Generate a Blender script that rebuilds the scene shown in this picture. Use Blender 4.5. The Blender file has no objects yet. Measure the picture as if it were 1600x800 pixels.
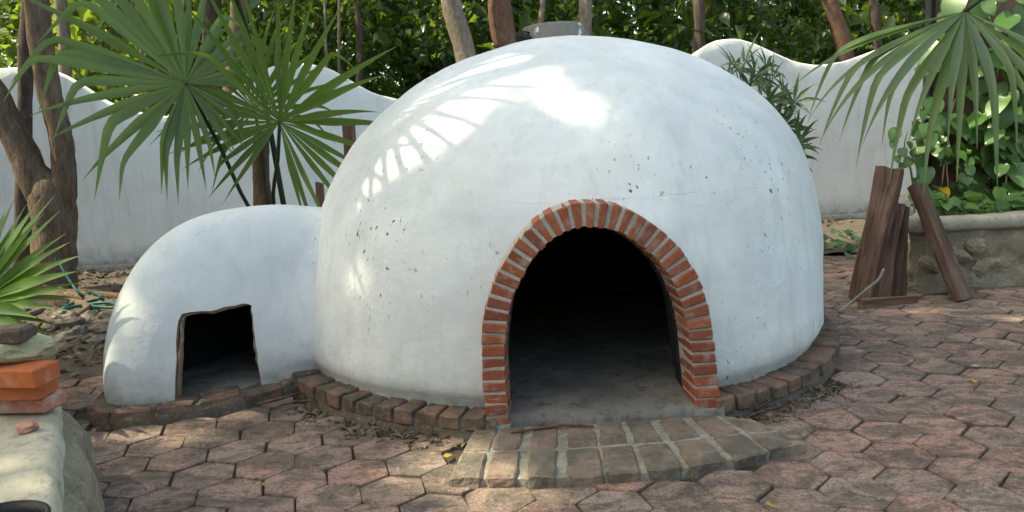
import bpy, bmesh, math, random
import numpy as np
from mathutils import Vector, Matrix, noise

random.seed(11)
rng = np.random.default_rng(11)
sc = bpy.context.scene
col = sc.collection
R = math.radians

# ------------------------------------------------------------------ camera
FPX, PIT, ROL, CH = 1240.0, R(9.05), R(2.75), 1.5
cd = bpy.data.cameras.new('camera')
cd.sensor_width = 36.0
cd.lens = FPX / 1600 * 36
cd.clip_start, cd.clip_end = 0.05, 500
cam = bpy.data.objects.new('camera', cd)
col.objects.link(cam)
cam.matrix_world = Matrix.Translation((0, 0, CH)) @ Matrix.Rotation(R(90) - PIT, 4, 'X') @ Matrix.Rotation(-ROL, 4, 'Z')
sc.camera = cam

# ------------------------------------------------------------------ light
SUN = Vector((-.60, -.03, .80)).normalized()
w = bpy.data.worlds.new('World')
sc.world = w
w.use_nodes = True
wn = w.node_tree
sky = wn.nodes.new('ShaderNodeTexSky')
sky.sky_type = 'NISHITA'
sky.sun_disc = False
sky.sun_elevation = math.asin(SUN.z)
sky.sun_rotation = math.atan2(SUN.x, SUN.y)
sky.air_density, sky.dust_density, sky.ozone_density = 0.7, 2.5, 0.3
wn.nodes['Background'].inputs['Strength'].default_value = 0.15
wn.links.new(sky.outputs[0], wn.nodes['Background'].inputs['Color'])
ld = bpy.data.lights.new('sun', 'SUN')
ld.energy, ld.angle, ld.color = 2.1, R(0.6), (1.0, .955, .88)
so = bpy.data.objects.new('sun', ld)
col.objects.link(so)
so.rotation_euler = SUN.to_track_quat('Z', 'Y').to_euler()
so.location = (-8, 4, 12)
vs = sc.view_settings
vs.view_transform, vs.look, vs.gamma, vs.use_curve_mapping = 'Standard', 'None', 1.0, False
vs.exposure = 2.02
vs.use_white_balance = True            # camera balanced for open shade
vs.white_balance_temperature, vs.white_balance_tint = 8150, -4

# ------------------------------------------------------------------ survey helpers: sight lines to points of the place
_cp, _sp, _cr, _sr = math.cos(PIT), math.sin(PIT), math.cos(ROL), math.sin(ROL)
def ray(u, v):
    a, b = u - 800., 400. - v
    px, py = a * _cr + b * _sr, -a * _sr + b * _cr
    return Vector((px / FPX, _cp + py / FPX * _sp, -_sp + py / FPX * _cp))
def G(u, v, z=0.0):
    d = ray(u, v)
    return Vector((0, 0, CH)) + d * ((z - CH) / d.z)
def A(u, v, y):
    d = ray(u, v)
    return Vector((0, 0, CH)) + d * (y / d.y)
def proj(p):
    x, y, z = p[0], p[1], p[2] - CH
    d = y * _cp - z * _sp
    u = y * _sp + z * _cp
    if d < .1:
        return (-9999, -9999)
    px, py = FPX * x / d, FPX * u / d
    return (800 + px * _cr - py * _sr, 400 - (px * _sr + py * _cr))

# ------------------------------------------------------------------ materials
class NT:
    def __init__(s, name):
        s.m = bpy.data.materials.new(name)
        s.m.use_nodes = True
        s.t = s.m.node_tree
        s.b = s.t.nodes['Principled BSDF']
        s.out = s.t.nodes['Material Output']
        s.tc = s.t.nodes.new('ShaderNodeTexCoord')
        s.oi = s.t.nodes.new('ShaderNodeObjectInfo')
        s.geo = s.t.nodes.new('ShaderNodeNewGeometry')
    def n(s, typ, ins=None, **props):
        nd = s.t.nodes.new('ShaderNode' + typ)
        for k, v in props.items():
            setattr(nd, k, v)
        for k, v in (ins or {}).items():
            s.put(nd.inputs[k], v)
        return nd
    def put(s, sock, v):
        if isinstance(v, bpy.types.NodeSocket):
            s.t.links.new(v, sock)
        elif isinstance(v, tuple) and len(v) == 3 and sock.type == 'RGBA':
            sock.default_value = (*v, 1)
        else:
            sock.default_value = v
    def vec(s, scale=(1, 1, 1), src=None, rot=(0, 0, 0)):
        return s.n('Mapping', {'Vector': src or s.tc.outputs['Object'], 'Scale': scale, 'Rotation': rot}).outputs[0]
    def pos(s, scale=(1, 1, 1)):
        return s.n('Mapping', {'Vector': s.geo.outputs['Position'], 'Scale': scale}).outputs[0]
    def shifted(s, scale=(1, 1, 1)):          # object coordinates offset per object so that no two pieces share a pattern
        off = s.n('Math', {0: s.oi.outputs['Random'], 1: 37.0}, operation='MULTIPLY').outputs[0]
        return s.n('Mapping', {'Vector': s.tc.outputs['Object'], 'Location': s.n('CombineXYZ', {0: off, 1: off, 2: off}).outputs[0], 'Scale': scale}).outputs[0]
    def noise(s, vec, scale=5., detail=4., rough=.55, dist=0.):
        return s.n('TexNoise', {'Vector': vec, 'Scale': scale, 'Detail': detail, 'Roughness': rough, 'Distortion': dist}).outputs['Fac']
    def voro(s, vec, scale=5., feature='F1', out='Distance'):
        return s.n('TexVoronoi', {'Vector': vec, 'Scale': scale}, feature=feature).outputs[out]
    def ramp(s, fac, stops):
        r = s.n('ValToRGB', {'Fac': fac})
        el = r.color_ramp.elements
        while len(el) < len(stops):
            el.new(.5)
        for e, (p, c) in zip(el, stops):
            e.position = p
            e.color = (c, c, c, 1) if isinstance(c, (int, float)) else (*c, 1)
        return r.outputs['Color']
    def mix(s, fac, a, b, blend='MIX'):
        nd = s.n('Mix', None, data_type='RGBA', blend_type=blend)
        s.put(nd.inputs[0], fac); s.put(nd.inputs[6], a); s.put(nd.inputs[7], b)
        return nd.outputs[2]
    def math(s, op, a, b=0.0, c=0.0, clamp=False):
        nd = s.n('Math', None, operation=op, use_clamp=clamp)
        s.put(nd.inputs[0], a); s.put(nd.inputs[1], b); s.put(nd.inputs[2], c)
        return nd.outputs[0]
    def bump(s, h, strength=.5, dist=.01, prev=None):
        nd = s.n('Bump', {'Height': h, 'Strength': strength, 'Distance': dist})
        if prev is not None:
            s.put(nd.inputs['Normal'], prev)
        return nd.outputs[0]
    def done(s, color, rough=.8, normal=None, spec=.3):
        s.put(s.b.inputs['Base Color'], color)
        s.put(s.b.inputs['Roughness'], rough)
        s.put(s.b.inputs['Specular IOR Level'], spec)
        if normal is not None:
            s.put(s.b.inputs['Normal'], normal)
        return s.m

def m_plaster(name, white=(.81, .81, .79), grey=(.56, .575, .575), specks=True, joint=None, stain=(.30, .29, .25)):
    t = NT(name)
    v = t.vec()
    cloud = t.ramp(t.noise(v, 1.1, 6, .62, .4), [(.36, 0.), (.68, 1.)])
    c = t.mix(cloud, grey, white)
    warm = t.ramp(t.noise(v, 2.3, 5, .6), [(.48, 0.), (.74, .5)])
    c = t.mix(warm, c, (.66, .63, .56))
    drip = t.ramp(t.noise(t.vec((5, 5, .7)), 2.2, 5, .6), [(.52, 0.), (.76, .38)])
    c = t.mix(drip, c, (.47, .47, .45))
    if specks:
        reg = t.ramp(t.noise(v, 1.5, 3, .5), [(.50, 0.), (.64, 1.)])
        s1 = t.ramp(t.noise(t.vec((1, 1, .6)), 34, 2, .5), [(.675, 0.), (.71, 1.)])
        c = t.mix(t.math('MULTIPLY', s1, reg), c, (.10, .095, .085))
        s2 = t.ramp(t.noise(t.vec((1, 1, 1.3)), 85, 2, .5), [(.735, 0.), (.765, .8)])
        c = t.mix(s2, c, (.16, .15, .13))
    h = t.math('ADD', t.math('MULTIPLY', t.noise(v, 7, 5, .6), .8), t.math('MULTIPLY', t.noise(t.vec((1, 1, 1.5)), 30, 4, .6), t.math('MULTIPLY', t.ramp(t.noise(v, 1.6, 3), [(.4, .15), (.65, 1.)]), .16)))
    nrm = t.bump(h, .6, .022)
    if joint is not None:                      # a day joint in the render coat: fine crooked line at one height
        z = t.n('SeparateXYZ', {0: v}).outputs
        wob = t.math('MULTIPLY', t.math('SUBTRACT', t.noise(v, 5, 3), .5), .05)
        dz = t.math('ABSOLUTE', t.math('SUBTRACT', t.math('ADD', z[2], wob), joint))
        line = t.ramp(dz, [(.0, 1.), (.002, .8), (.004, 0.)])
        brk = t.ramp(t.noise(v, 4.5, 4, .6), [(.40, 0.), (.56, 1.)])
        xm = t.ramp(t.math('MULTIPLY_ADD', z[0], .4, .4), [(.20, 0.), (.30, 1.), (.80, 1.), (.88, 0.)])
        lm = t.math('MULTIPLY', t.math('MULTIPLY', line, brk), xm)
        c = t.mix(t.math('MULTIPLY', lm, .22), c, (.36, .35, .33))
        nrm = t.bump(t.math('MULTIPLY', lm, -1), .35, .006, nrm)
    # splash dirt with a ragged upper edge along the foot of the coat
    zz = t.n('SeparateXYZ', {0: t.geo.outputs['Position']}).outputs[2]
    edge = t.math('ADD', zz, t.math('MULTIPLY', t.math('SUBTRACT', t.noise(v, 9, 5, .65), .5), .34))
    dirt = t.ramp(edge, [(.08, .85), (.15, .42), (.34, 0.)])
    c = t.mix(dirt, c, stain)
    return t.done(c, .72, nrm, .25)

def m_brick(name, cols, mort=(.46, .41, .36), smear=.55, grime=None, bump=.6):
    t = NT(name)
    v = t.shifted()
    n = len(cols)
    base = t.ramp(t.oi.outputs['Random'], [(i / max(1, n - 1), c) for i, c in enumerate(cols)])
    g = t.noise(v, 60, 4, .65)
    c = t.mix(t.ramp(g, [(.3, .0), (.75, .45)]), base, tuple(x * .55 for x in cols[0]))
    c = t.mix(t.ramp(t.noise(v, 14, 4, .6), [(.5, 0.), (.72, smear)]), c, mort)
    if grime:
        c = t.mix(t.ramp(t.noise(t.pos(), 5.5, 5, .65), [(.42, 0.), (.60, .9)]), c, grime)
        c = t.mix(t.ramp(t.noise(t.pos(), 26, 4, .6), [(.54, 0.), (.70, .6)]), c, (.20, .195, .165))
    h = t.math('ADD', g, t.math('MULTIPLY', t.noise(v, 18, 4), 1.2))
    return t.done(c, .88, t.bump(h, bump, .008), .2)

def m_grain(name, a, b, c2, scale=12, bump=.6, rough=.9, world=False, dist=.01):
    t = NT(name)
    v = t.pos() if world else t.vec()
    c = t.mix(t.ramp(t.noise(v, scale * .35, 5, .6), [(.35, 0.), (.65, 1.)]), a, b)
    c = t.mix(t.ramp(t.noise(v, scale * 2.2, 5, .65), [(.5, 0.), (.72, .8)]), c, c2)
    h = t.math('ADD', t.noise(v, scale, 6, .65), t.math('MULTIPLY', t.noise(v, scale * 6, 4, .6), .4))
    return t.done(c, rough, t.bump(h, bump, dist), .2)

def m_bark(name, a, b, c2, stretch=.22):
    t = NT(name)
    v = t.vec((1, 1, stretch))
    f = t.noise(v, 26, 6, .65, .6)
    c = t.mix(t.ramp(f, [(.34, 0.), (.66, 1.)]), a, b)
    c = t.mix(t.ramp(t.noise(t.vec((1, 1, .7)), 7, 5, .6), [(.55, 0.), (.72, .75)]), c, c2)
    h = t.math('ADD', f, t.math('MULTIPLY', t.noise(v, 70, 4), .4))
    return t.done(c, .92, t.bump(h, .9, .02), .15)

def m_wood(name, a, b, c2):
    t = NT(name)
    v = t.shifted((9, 9, .6))
    f = t.noise(v, 5, 6, .65, .5)
    c = t.mix(t.ramp(f, [(.35, 0.), (.62, 1.)]), a, b)
    c = t.mix(t.ramp(t.noise(t.shifted((2, 2, .8)), 3, 4, .6), [(.52, 0.), (.75, .7)]), c, c2)
    return t.done(c, .85, t.bump(f, .9, .015), .2)

def m_leaf(name, cols, trans=(.16, .30, .03), tmix=.35, rough=.42, spec=.45):
    t = NT(name)
    at = t.n('Attribute', None, attribute_name='tint')
    fac = t.math('FRACT', t.math('ADD', at.outputs['Fac'], t.math('MULTIPLY', t.oi.outputs['Random'], .93)))
    n = len(cols)
    c = t.ramp(fac, [(i / max(1, n - 1), x) for i, x in enumerate(cols)])
    c = t.mix(t.ramp(t.noise(t.pos(), 9, 4), [(.4, 0.), (.75, .4)]), c, tuple(x * .6 for x in cols[0]))
    tip = t.n('Attribute', None, attribute_name='tip')
    c = t.mix(tip.outputs['Fac'], c, (.24, .17, .08))
    t.done(c, rough, None, spec)
    tr = t.n('BsdfTranslucent', {'Color': trans})
    mx = t.n('MixShader', {0: tmix, 1: t.b.outputs[0], 2: tr.outputs[0]})
    t.t.links.new(mx.outputs[0], t.out.inputs['Surface'])
    return t.m

def m_paver(name, single=True):
    t = NT(name)
    p = t.pos()
    rnd = t.oi.outputs['Random'] if single else t.noise(p, 3.0, 1, .5)
    base = t.ramp(rnd, [(0, (.31, .165, .128)), (.22, (.30, .205, .165)), (.42, (.245, .165, .132)), (.62, (.37, .19, .148)), (.8, (.26, .19, .155)), (1, (.33, .17, .13))])
    vr = t.math('MULTIPLY_ADD', t.math('FRACT', t.math('MULTIPLY', rnd, 7.31)), .55, .82)
    base = t.mix(1.0, base, t.n('CombineColor', {0: vr, 1: vr, 2: vr}).outputs[0], 'MULTIPLY')
    c = t.mix(t.ramp(t.noise(p, 70, 4, .75), [(.46, 0.), (.58, .55)]), base, (.40, .32, .265))
    c = t.mix(t.ramp(t.noise(p, 95, 4, .75), [(.50, 0.), (.60, .65)]), c, (.085, .066, .052))
    c = t.mix(t.ramp(t.noise(t.pos((1, 1.7, 1)), 3.3, 8, .78, .7), [(.45, 0.), (.55, .72)]), c, (.085, .072, .058))
    c = t.mix(t.ramp(t.noise(p, 14, 7, .78), [(.52, 0.), (.60, .62)]), c, (.062, .051, .041))
    c = t.mix(t.ramp(t.noise(p, 27, 6, .75), [(.59, 0.), (.66, .5)]), c, (.42, .34, .29))
    if single:                                     # joint soil creeping over the rim of each paver
        o = t.n('SeparateXYZ', {0: t.tc.outputs['Object']}).outputs
        rad = t.math('SQRT', t.math('ADD', t.math('MULTIPLY', o[0], o[0]), t.math('MULTIPLY', o[1], o[1])))
        rim = t.ramp(t.math('ADD', rad, t.math('MULTIPLY', t.math('SUBTRACT', t.noise(p, 16, 5, .65), .5), .11)), [(.128, 0.), (.165, .5)])
        c = t.mix(rim, c, (.055, .046, .036))
    h = t.math('ADD', t.noise(p, 120, 4, .7), t.math('MULTIPLY', t.noise(p, 16, 5, .6), 1.6))
    return t.done(c, .86, t.bump(h, .9, .009), .25)

M = {}
M['plaster'] = m_plaster('white dome plaster', joint=1.13)
M['plaster2'] = m_plaster('white firebox plaster')
M['wallplaster'] = m_plaster('white wall plaster', (.86, .86, .84), (.76, .765, .75), specks=False, stain=(.22, .22, .19))
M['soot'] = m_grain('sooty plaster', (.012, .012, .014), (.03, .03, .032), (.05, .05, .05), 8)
M['reveal'] = m_grain('bare earthen render', (.24, .165, .12), (.32, .235, .175), (.13, .09, .064), 16, 1.)
M['brick'] = m_brick('red fired brick', [(.33, .088, .046), (.39, .115, .054), (.25, .070, .044), (.42, .150, .078), (.21, .064, .044), (.35, .125, .068)], smear=.5)
M['mortar'] = m_grain('arch mortar', (.50, .44, .37), (.38, .33, .27), (.58, .53, .47), 22, .9)
M['mortar2'] = m_grain('step mortar', (.33, .30, .245), (.20, .18, .14), (.46, .425, .36), 16, 1., dist=.02)
M['rubble'] = m_grain('earthy mortar', (.15, .12, .09), (.095, .075, .056), (.25, .215, .17), 18, 1.)
M['oldbrick'] = m_brick('mossy old brick', [(.22, .160, .122), (.26, .172, .128), (.20, .155, .122), (.28, .195, .145)], (.33, .30, .25), .45, (.10, .092, .072), 1.0)
M['ringbrick'] = m_brick('dirty plinth brick', [(.17, .105, .076), (.20, .118, .082), (.22, .125, .085), (.155, .105, .080)], (.25, .215, .17), .4, (.075, .063, .049))
M['freshbrick'] = m_brick('bright orange brick', [(.50, .140, .050), (.46, .125, .050), (.54, .165, .065)], (.55, .42, .36), .3, None)
M['pinkbrick'] = m_brick('chalky pink brick', [(.46, .19, .13), (.50, .23, .17)], (.55, .43, .38), .7, None)
M['paver'] = m_paver('hexagonal paver concrete')
M['paver_far'] = m_paver('paver concrete mass', False)
M['joint'] = m_grain('joint soil', (.045, .037, .028), (.06, .05, .037), (.09, .075, .055), 20, .8, world=True)
M['soil'] = m_grain('dry soil', (.080, .065, .052), (.115, .096, .078), (.045, .036, .029), 7, 1., world=True, dist=.03)
M['ground'] = m_grain('forest floor', (.05, .045, .03), (.07, .06, .04), (.035, .03, .02), 3, 1., world=True)
M['concrete'] = m_grain('worn concrete', (.34, .32, .285), (.24, .225, .20), (.10, .09, .08), 9, .8, dist=.02)
M['darkslab'] = m_grain('trodden cement floor', (.22, .20, .17), (.13, .115, .10), (.05, .045, .04), 7, .9, dist=.02)
M['coping'] = m_grain('weathered cement coping', (.46, .42, .32), (.36, .325, .24), (.20, .18, .13), 7, .8, dist=.015)
M['coping2'] = m_grain('grey cement coping', (.32, .295, .245), (.24, .22, .18), (.15, .135, .11), 7, .8, dist=.015)
M['stone'] = m_grain('rubble stone', (.30, .255, .18), (.19, .16, .115), (.42, .365, .27), 7, 1., dist=.04)
M['palestone'] = m_grain('pale limestone', (.46, .42, .27), (.36, .33, .20), (.28, .25, .17), 9, .9, dist=.02)
M['rock'] = m_grain('grey field stone', (.17, .145, .115), (.23, .20, .165), (.10, .085, .07), 14, 1., dist=.02)
M['bark'] = m_bark('brown bark', (.085, .056, .040), (.19, .135, .098), (.23, .185, .15))
M['darkbark'] = m_bark('dark bark', (.05, .036, .03), (.11, .082, .068), (.14, .115, .10))
M['palebark'] = m_bark('pale bark', (.15, .115, .085), (.26, .21, .165), (.34, .30, .25), .5)
M['redbark'] = m_bark('reddish bark', (.10, .055, .038), (.19, .11, .078), (.15, .10, .08), .4)
M['timber'] = m_wood('dark hardwood', (.048, .028, .022), (.150, .088, .066), (.24, .155, .12))
M['splinter'] = m_wood('split heartwood', (.12, .066, .045), (.22, .125, .085), (.07, .04, .03))
M['twig'] = m_grain('pale twig', (.40, .36, .30), (.28, .25, .2), (.18, .15, .12), 30, .4)
M['brownwall'] = m_grain('brown render', (.15, .095, .072), (.10, .064, .05), (.20, .135, .105), 3, .7)
M['tanpost'] = m_grain('tan render', (.34, .235, .19), (.28, .185, .15), (.42, .31, .26), 3, .5)
M['black'] = m_grain('black plastic', (.012, .012, .013), (.02, .02, .02), (.03, .03, .03), 20, .2, .45)
M['hose'] = m_grain('teal hose', (.012, .075, .070), (.015, .095, .085), (.008, .05, .048), 20, .2, .4)
M['litter'] = m_leaf('dead leaf', [(.11, .080, .056), (.18, .135, .09), (.075, .055, .042), (.26, .21, .15)], (.15, .10, .05), .1, .8, .2)
M['yellowleaf'] = m_leaf('fallen yellow leaf', [(.55, .40, .06), (.40, .28, .09), (.33, .22, .1)], (.4, .3, .03), .3, .6, .3)
M['canopy'] = m_leaf('canopy leaf', [(.04, .085, .02), (.055, .12, .022), (.035, .07, .022)], (.08, .13, .02), .08)
M['forest'] = m_leaf('forest leaf', [(.030, .060, .022), (.055, .105, .030), (.046, .086, .036), (.095, .160, .042), (.21, .28, .055)], (.34, .48, .05), .32, .30, .6)
M['forest2'] = m_leaf('dark forest leaf', [(.020, .042, .016), (.040, .078, .024), (.032, .062, .026), (.11, .165, .038)], (.34, .48, .05), .32, .30, .6)
M['palm'] = m_leaf('fan palm blade', [(.066, .104, .038), (.092, .140, .042), (.062, .098, .040), (.12, .17, .046)], (.26, .42, .05), .30, .38, .45)
M['palmy'] = m_leaf('young palm blade', [(.065, .14, .026), (.085, .17, .030), (.055, .12, .026)], (.26, .40, .04), .30, .42, .4)
M['rhapis'] = m_leaf('lady palm blade', [(.035, .075, .026), (.05, .10, .03), (.03, .062, .024)], (.12, .22, .03), .22, .4, .4)
M['vine'] = m_leaf('vine leaf', [(.040, .095, .022), (.065, .145, .030), (.032, .075, .020), (.09, .18, .045), (.048, .11, .026)], (.20, .32, .03), .20, .36, .5)
M['vineyellow'] = m_leaf('yellowed vine leaf', [(.60, .40, .02), (.55, .36, .03)], (.5, .35, .02), .3)
M['stem'] = m_grain('green stem', (.05, .085, .03), (.075, .11, .035), (.04, .05, .025), 20, .3, .6)
M['petiole'] = m_grain('dark petiole', (.018, .026, .013), (.03, .042, .018), (.05, .06, .025), 20, .3, .5)
M['fibre'] = m_bark('palm fibre', (.10, .062, .036), (.20, .135, .085), (.12, .09, .06), .5)

# ------------------------------------------------------------------ object helpers
def link(name, me, mat=None, parent=None, label=None, cat=None, group=None, kind=None):
    o = bpy.data.objects.new(name, me)
    col.objects.link(o)
    if mat is not None and me is not None and not me.materials:
        me.materials.append(mat)
    o.parent = parent
    for k, v in (('label', label), ('category', cat), ('group', group), ('kind', kind)):
        if v:
            o[k] = v
    return o
def thing(name, label, cat, loc=(0, 0, 0), group=None):
    o = link(name, None, None, None, label, cat, group)
    o.location = loc
    o.empty_display_size = .1
    return o
def mesh(name, V, F, smooth=False):
    me = bpy.data.meshes.new(name)
    me.from_pydata([tuple(v) for v in V], [], F)
    me.update()
    if smooth:
        me.shade_smooth()
    return me
def bmesh_to(name, bm, smooth=False):
    me = bpy.data.meshes.new(name)
    bm.normal_update()
    bm.to_mesh(me)
    bm.free()
    if smooth:
        me.shade_smooth()
    return me
def nz(p, s=1.0, o=0.0):
    return noise.noise(Vector((p[0] * s + o, p[1] * s - o * .7, p[2] * s + o * .3)))
def nv(p, s=1.0, o=0.0):
    return Vector((nz(p, s, o), nz(p, s, o + 17.3), nz(p, s, o + 41.1)))
def soften(bm, w, seg=1):
    bmesh.ops.bevel(bm, geom=list(bm.edges), offset=w, segments=seg, profile=.6, affect='EDGES')
def hexa(name, c8, bev=.006, jit=0.0):
    """a brick-like body from eight corners (bottom four, top four), edges worn"""
    bm = bmesh.new()
    vv = [bm.verts.new(Vector(p) + Vector((random.uniform(-jit, jit), random.uniform(-jit, jit), random.uniform(-jit, jit)))) for p in c8]
    for f in ((3, 2, 1, 0), (4, 5, 6, 7), (0, 1, 5, 4), (1, 2, 6, 5), (2, 3, 7, 6), (3, 0, 4, 7)):
        bm.faces.new([vv[i] for i in f])
    bmesh.ops.recalc_face_normals(bm, faces=bm.faces)
    if bev:
        soften(bm, bev)
    return bmesh_to(name, bm)
def worn(name, c8, wear=.006, sub=2, seed=None):
    seed = random.uniform(0, 50) if seed is None else seed
    bm = bmesh.new()
    vv = [bm.verts.new(Vector(p)) for p in c8]
    for f in ((3, 2, 1, 0), (4, 5, 6, 7), (0, 1, 5, 4), (1, 2, 6, 5), (2, 3, 7, 6), (3, 0, 4, 7)):
        bm.faces.new([vv[i] for i in f])
    bmesh.ops.recalc_face_normals(bm, faces=bm.faces)
    soften(bm, wear * 1.3)
    long = [e for e in bm.edges if e.calc_length() > wear * 6]
    bmesh.ops.subdivide_edges(bm, edges=long, cuts=sub, use_grid_fill=True)
    cc = sum((v.co for v in bm.verts), Vector()) / len(bm.verts)
    for v in bm.verts:
        v.co += nv(v.co, 16, seed) * wear + nv(v.co, 40, seed) * wear * .5
    return bmesh_to(name, bm)
def box8(cx, cy, cz, dx, dy, dz):
    x, y, z = dx / 2, dy / 2, dz / 2
    return [(cx - x, cy - y, cz - z), (cx + x, cy - y, cz - z), (cx + x, cy + y, cz - z), (cx - x, cy + y, cz - z),
            (cx - x, cy - y, cz + z), (cx + x, cy - y, cz + z), (cx + x, cy + y, cz + z), (cx - x, cy + y, cz + z)]
def tube(name, pts, radii, seg=10, rough=0.0, smooth=True, sub=4):
    """a swept tapering stem through pts (Catmull-Rom), closed ends"""
    P = [Vector(p) for p in pts]
    Q, RR = [], []
    n = len(P)
    for i in range(n - 1):
        p0, p1, p2, p3 = P[max(0, i - 1)], P[i], P[i + 1], P[min(n - 1, i + 2)]
        for k in range(sub):
            s = k / sub
            Q.append(.5 * ((2 * p1) + (p2 - p0) * s + (2 * p0 - 5 * p1 + 4 * p2 - p3) * s * s + (3 * p1 - p0 - 3 * p2 + p3) * s ** 3))
            RR.append(radii[i] * (1 - s) + radii[i + 1] * s)
    Q.append(P[-1]); RR.append(radii[-1])
    V, F = [], []
    ref = Vector((1, .13, .07)).normalized()
    for i, q in enumerate(Q):
        d = (Q[min(i + 1, len(Q) - 1)] - Q[max(i - 1, 0)]).normalized()
        if abs(d.dot(ref)) > .93:
            ref = Vector((.1, 1, .2)).normalized()
        a = (ref - d * ref.dot(d)).normalized()
        b = d.cross(a)
        for k in range(seg):
            an = 2 * math.pi * k / seg
            r = RR[i]
            dirv = a * math.cos(an) + b * math.sin(an)
            if rough:
                r *= 1 + rough * nz(q + dirv * .3, 2.5 / max(RR[0], .03) * .12, 3) + rough * .5 * nz(q + dirv * RR[i] * 2, 9, 8)
            V.append(q + dirv * r)
        if i:
            o = (i - 1) * seg
            for k in range(seg):
                F.append((o + k, o + (k + 1) % seg, o + seg + (k + 1) % seg, o + seg + k))
    F.append(tuple(range(seg))[::-1])
    F.append(tuple(range(len(V) - seg, len(V))))
    return mesh(name, V, F, smooth)
def pebble(name, sx, sy, sz, seed, rough=.35, sub=2):
    bm = bmesh.new()
    bmesh.ops.create_icosphere(bm, subdivisions=sub, radius=1)
    for v in bm.verts:
        k = 1 + rough * nz(v.co, 1.2, seed) + rough * .5 * nz(v.co, 3, seed + 5)
        v.co = Vector((v.co.x * sx, v.co.y * sy, v.co.z * sz)) * k
    return bmesh_to(name, bm)
def leafcloud(name, P, D, N, L, W, tint, fold=.18):
    """many small folded leaves as one mesh: P base, D direction, N upper side"""
    D = D / np.linalg.norm(D, axis=1)[:, None]
    S = np.cross(D, N); S /= np.linalg.norm(S, axis=1)[:, None] + 1e-9
    U = np.cross(S, D)
    L, W = L[:, None], W[:, None]
    n = len(P)
    V = np.empty((n, 6, 3))
    V[:, 0] = P
    V[:, 1] = P + D * L * .45 - S * W + U * W * fold * 2
    V[:, 2] = P + D * L * .5
    V[:, 3] = P + D * L * .45 + S * W + U * W * fold * 2
    V[:, 4] = P + D * L * .97 - U * L * .16
    V[:, 5] = V[:, 4]
    V[:, 5] = P + D * L - U * L * .2
    idx = np.arange(n)[:, None] * 6
    tri = np.concatenate([idx + np.array([[0, 2, 1]]), idx + np.array([[0, 3, 2]]), idx + np.array([[1, 2, 5]]), idx + np.array([[2, 3, 5]])], 1).reshape(-1, 3)
    me = bpy.data.meshes.new(name)
    me.vertices.add(n * 6)
    me.vertices.foreach_set('co', V.reshape(-1))
    nt = len(tri)
    me.loops.add(nt * 3)
    me.loops.foreach_set('vertex_index', tri.reshape(-1).astype(np.int32))
    me.polygons.add(nt)
    me.polygons.foreach_set('loop_start', (np.arange(nt) * 3).astype(np.int32))
    me.polygons.foreach_set('loop_total', np.full(nt, 3, np.int32))
    at = me.attributes.new('tint', 'FLOAT', 'POINT')
    at.data.foreach_set('value', np.repeat(tint, 6).astype(np.float32))
    me.update(calc_edges=True)
    return me
def rand_dirs(n, zbias=0.0):
    d = rng.normal(size=(n, 3)); d[:, 2] += zbias
    return d / np.linalg.norm(d, axis=1)[:, None]
def boolean_cut(obj, cutter):
    md = obj.modifiers.new('cut', 'BOOLEAN')
    md.object, md.operation, md.solver = cutter, 'DIFFERENCE', 'EXACT'
    bpy.context.view_layer.update()
    dg = bpy.context.evaluated_depsgraph_get()
    me = bpy.data.meshes.new_from_object(obj.evaluated_get(dg))
    obj.modifiers.clear()
    obj.data = me
    bpy.data.objects.remove(cutter)
    me.shade_smooth()
    me.set_sharp_from_angle(angle=R(42))
def cutter_prism(name, poly, direction, mat_index, mats):
    n = len(poly)
    V = [Vector(p) for p in poly] + [Vector(p) + Vector(direction) for p in poly]
    F = [tuple(range(n)), tuple(range(2 * n - 1, n - 1, -1))] + [(i, i + n, (i + 1) % n + n, (i + 1) % n) for i in range(n)]
    bm = bmesh.new()
    bv = [bm.verts.new(v) for v in V]
    for f in F:
        bm.faces.new([bv[i] for i in f])
    bmesh.ops.recalc_face_normals(bm, faces=bm.faces)
    me = bmesh_to(name, bm)
    for m in mats:
        me.materials.append(m)
    for p in me.polygons:
        p.material_index = mat_index
    return link(name, me)

# ================================================================== THE SETTING
def grid_mesh(name, x0, x1, y0, y1, nx, ny, fz):
    V = [(x0 + (x1 - x0) * i / nx, y0 + (y1 - y0) * j / ny, 0) for j in range(ny + 1) for i in range(nx + 1)]
    V = [(x, y, fz(x, y)) for x, y, _ in V]
    F = [(j * (nx + 1) + i, j * (nx + 1) + i + 1, (j + 1) * (nx + 1) + i + 1, (j + 1) * (nx + 1) + i) for j in range(ny) for i in range(nx)]
    return mesh(name, V, F, True)
link('ground', grid_mesh('ground', -120, 120, -60, 180, 8, 8, lambda x, y: -.07), M['ground'], kind='structure')

# ------------------------------------------------------------------ dome geometry (main chamber)
DC = (.2875, 5.5375)
_h, _m, _n, _d1, _d2, _d3, _dy, _z0, _R1, _b = 1.681, 1.886, 2.973, .126, .094, -.096, .068, .15, 1.425, -.023
def dome_ring(z):
    """centre and radius of the outer face at height z (metres)"""
    zz = min(max(z / 1.25, .1), _h)
    k = (zz - .1) / (_h - .1)
    if zz < _z0:
        r = 1.385 + (_R1 - 1.385) * (zz - .1) / (_z0 - .1)
    else:
        r = _R1 * max(0., 1 - ((zz - _z0) / (_h - _z0)) ** _n) ** (1 / _m)
    r *= 1 + _b * math.sin(math.pi * k)
    return (DC[0] + 1.25 * (_d1 * k + _d2 * k * k + _d3 * k ** 4), DC[1] + 1.25 * _dy * k, 1.25 * r)
DH = _h * 1.25
def dome_hit(u, v):
    d = ray(u, v)
    t = 2.0
    while t < 9:
        p = Vector((0, 0, CH)) + d * t
        if 0 < p.z < DH:
            cx, cy, r = dome_ring(p.z)
            if math.hypot(p.x - cx, p.y - cy) < r:
                return p
        t += .01
    return None

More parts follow.
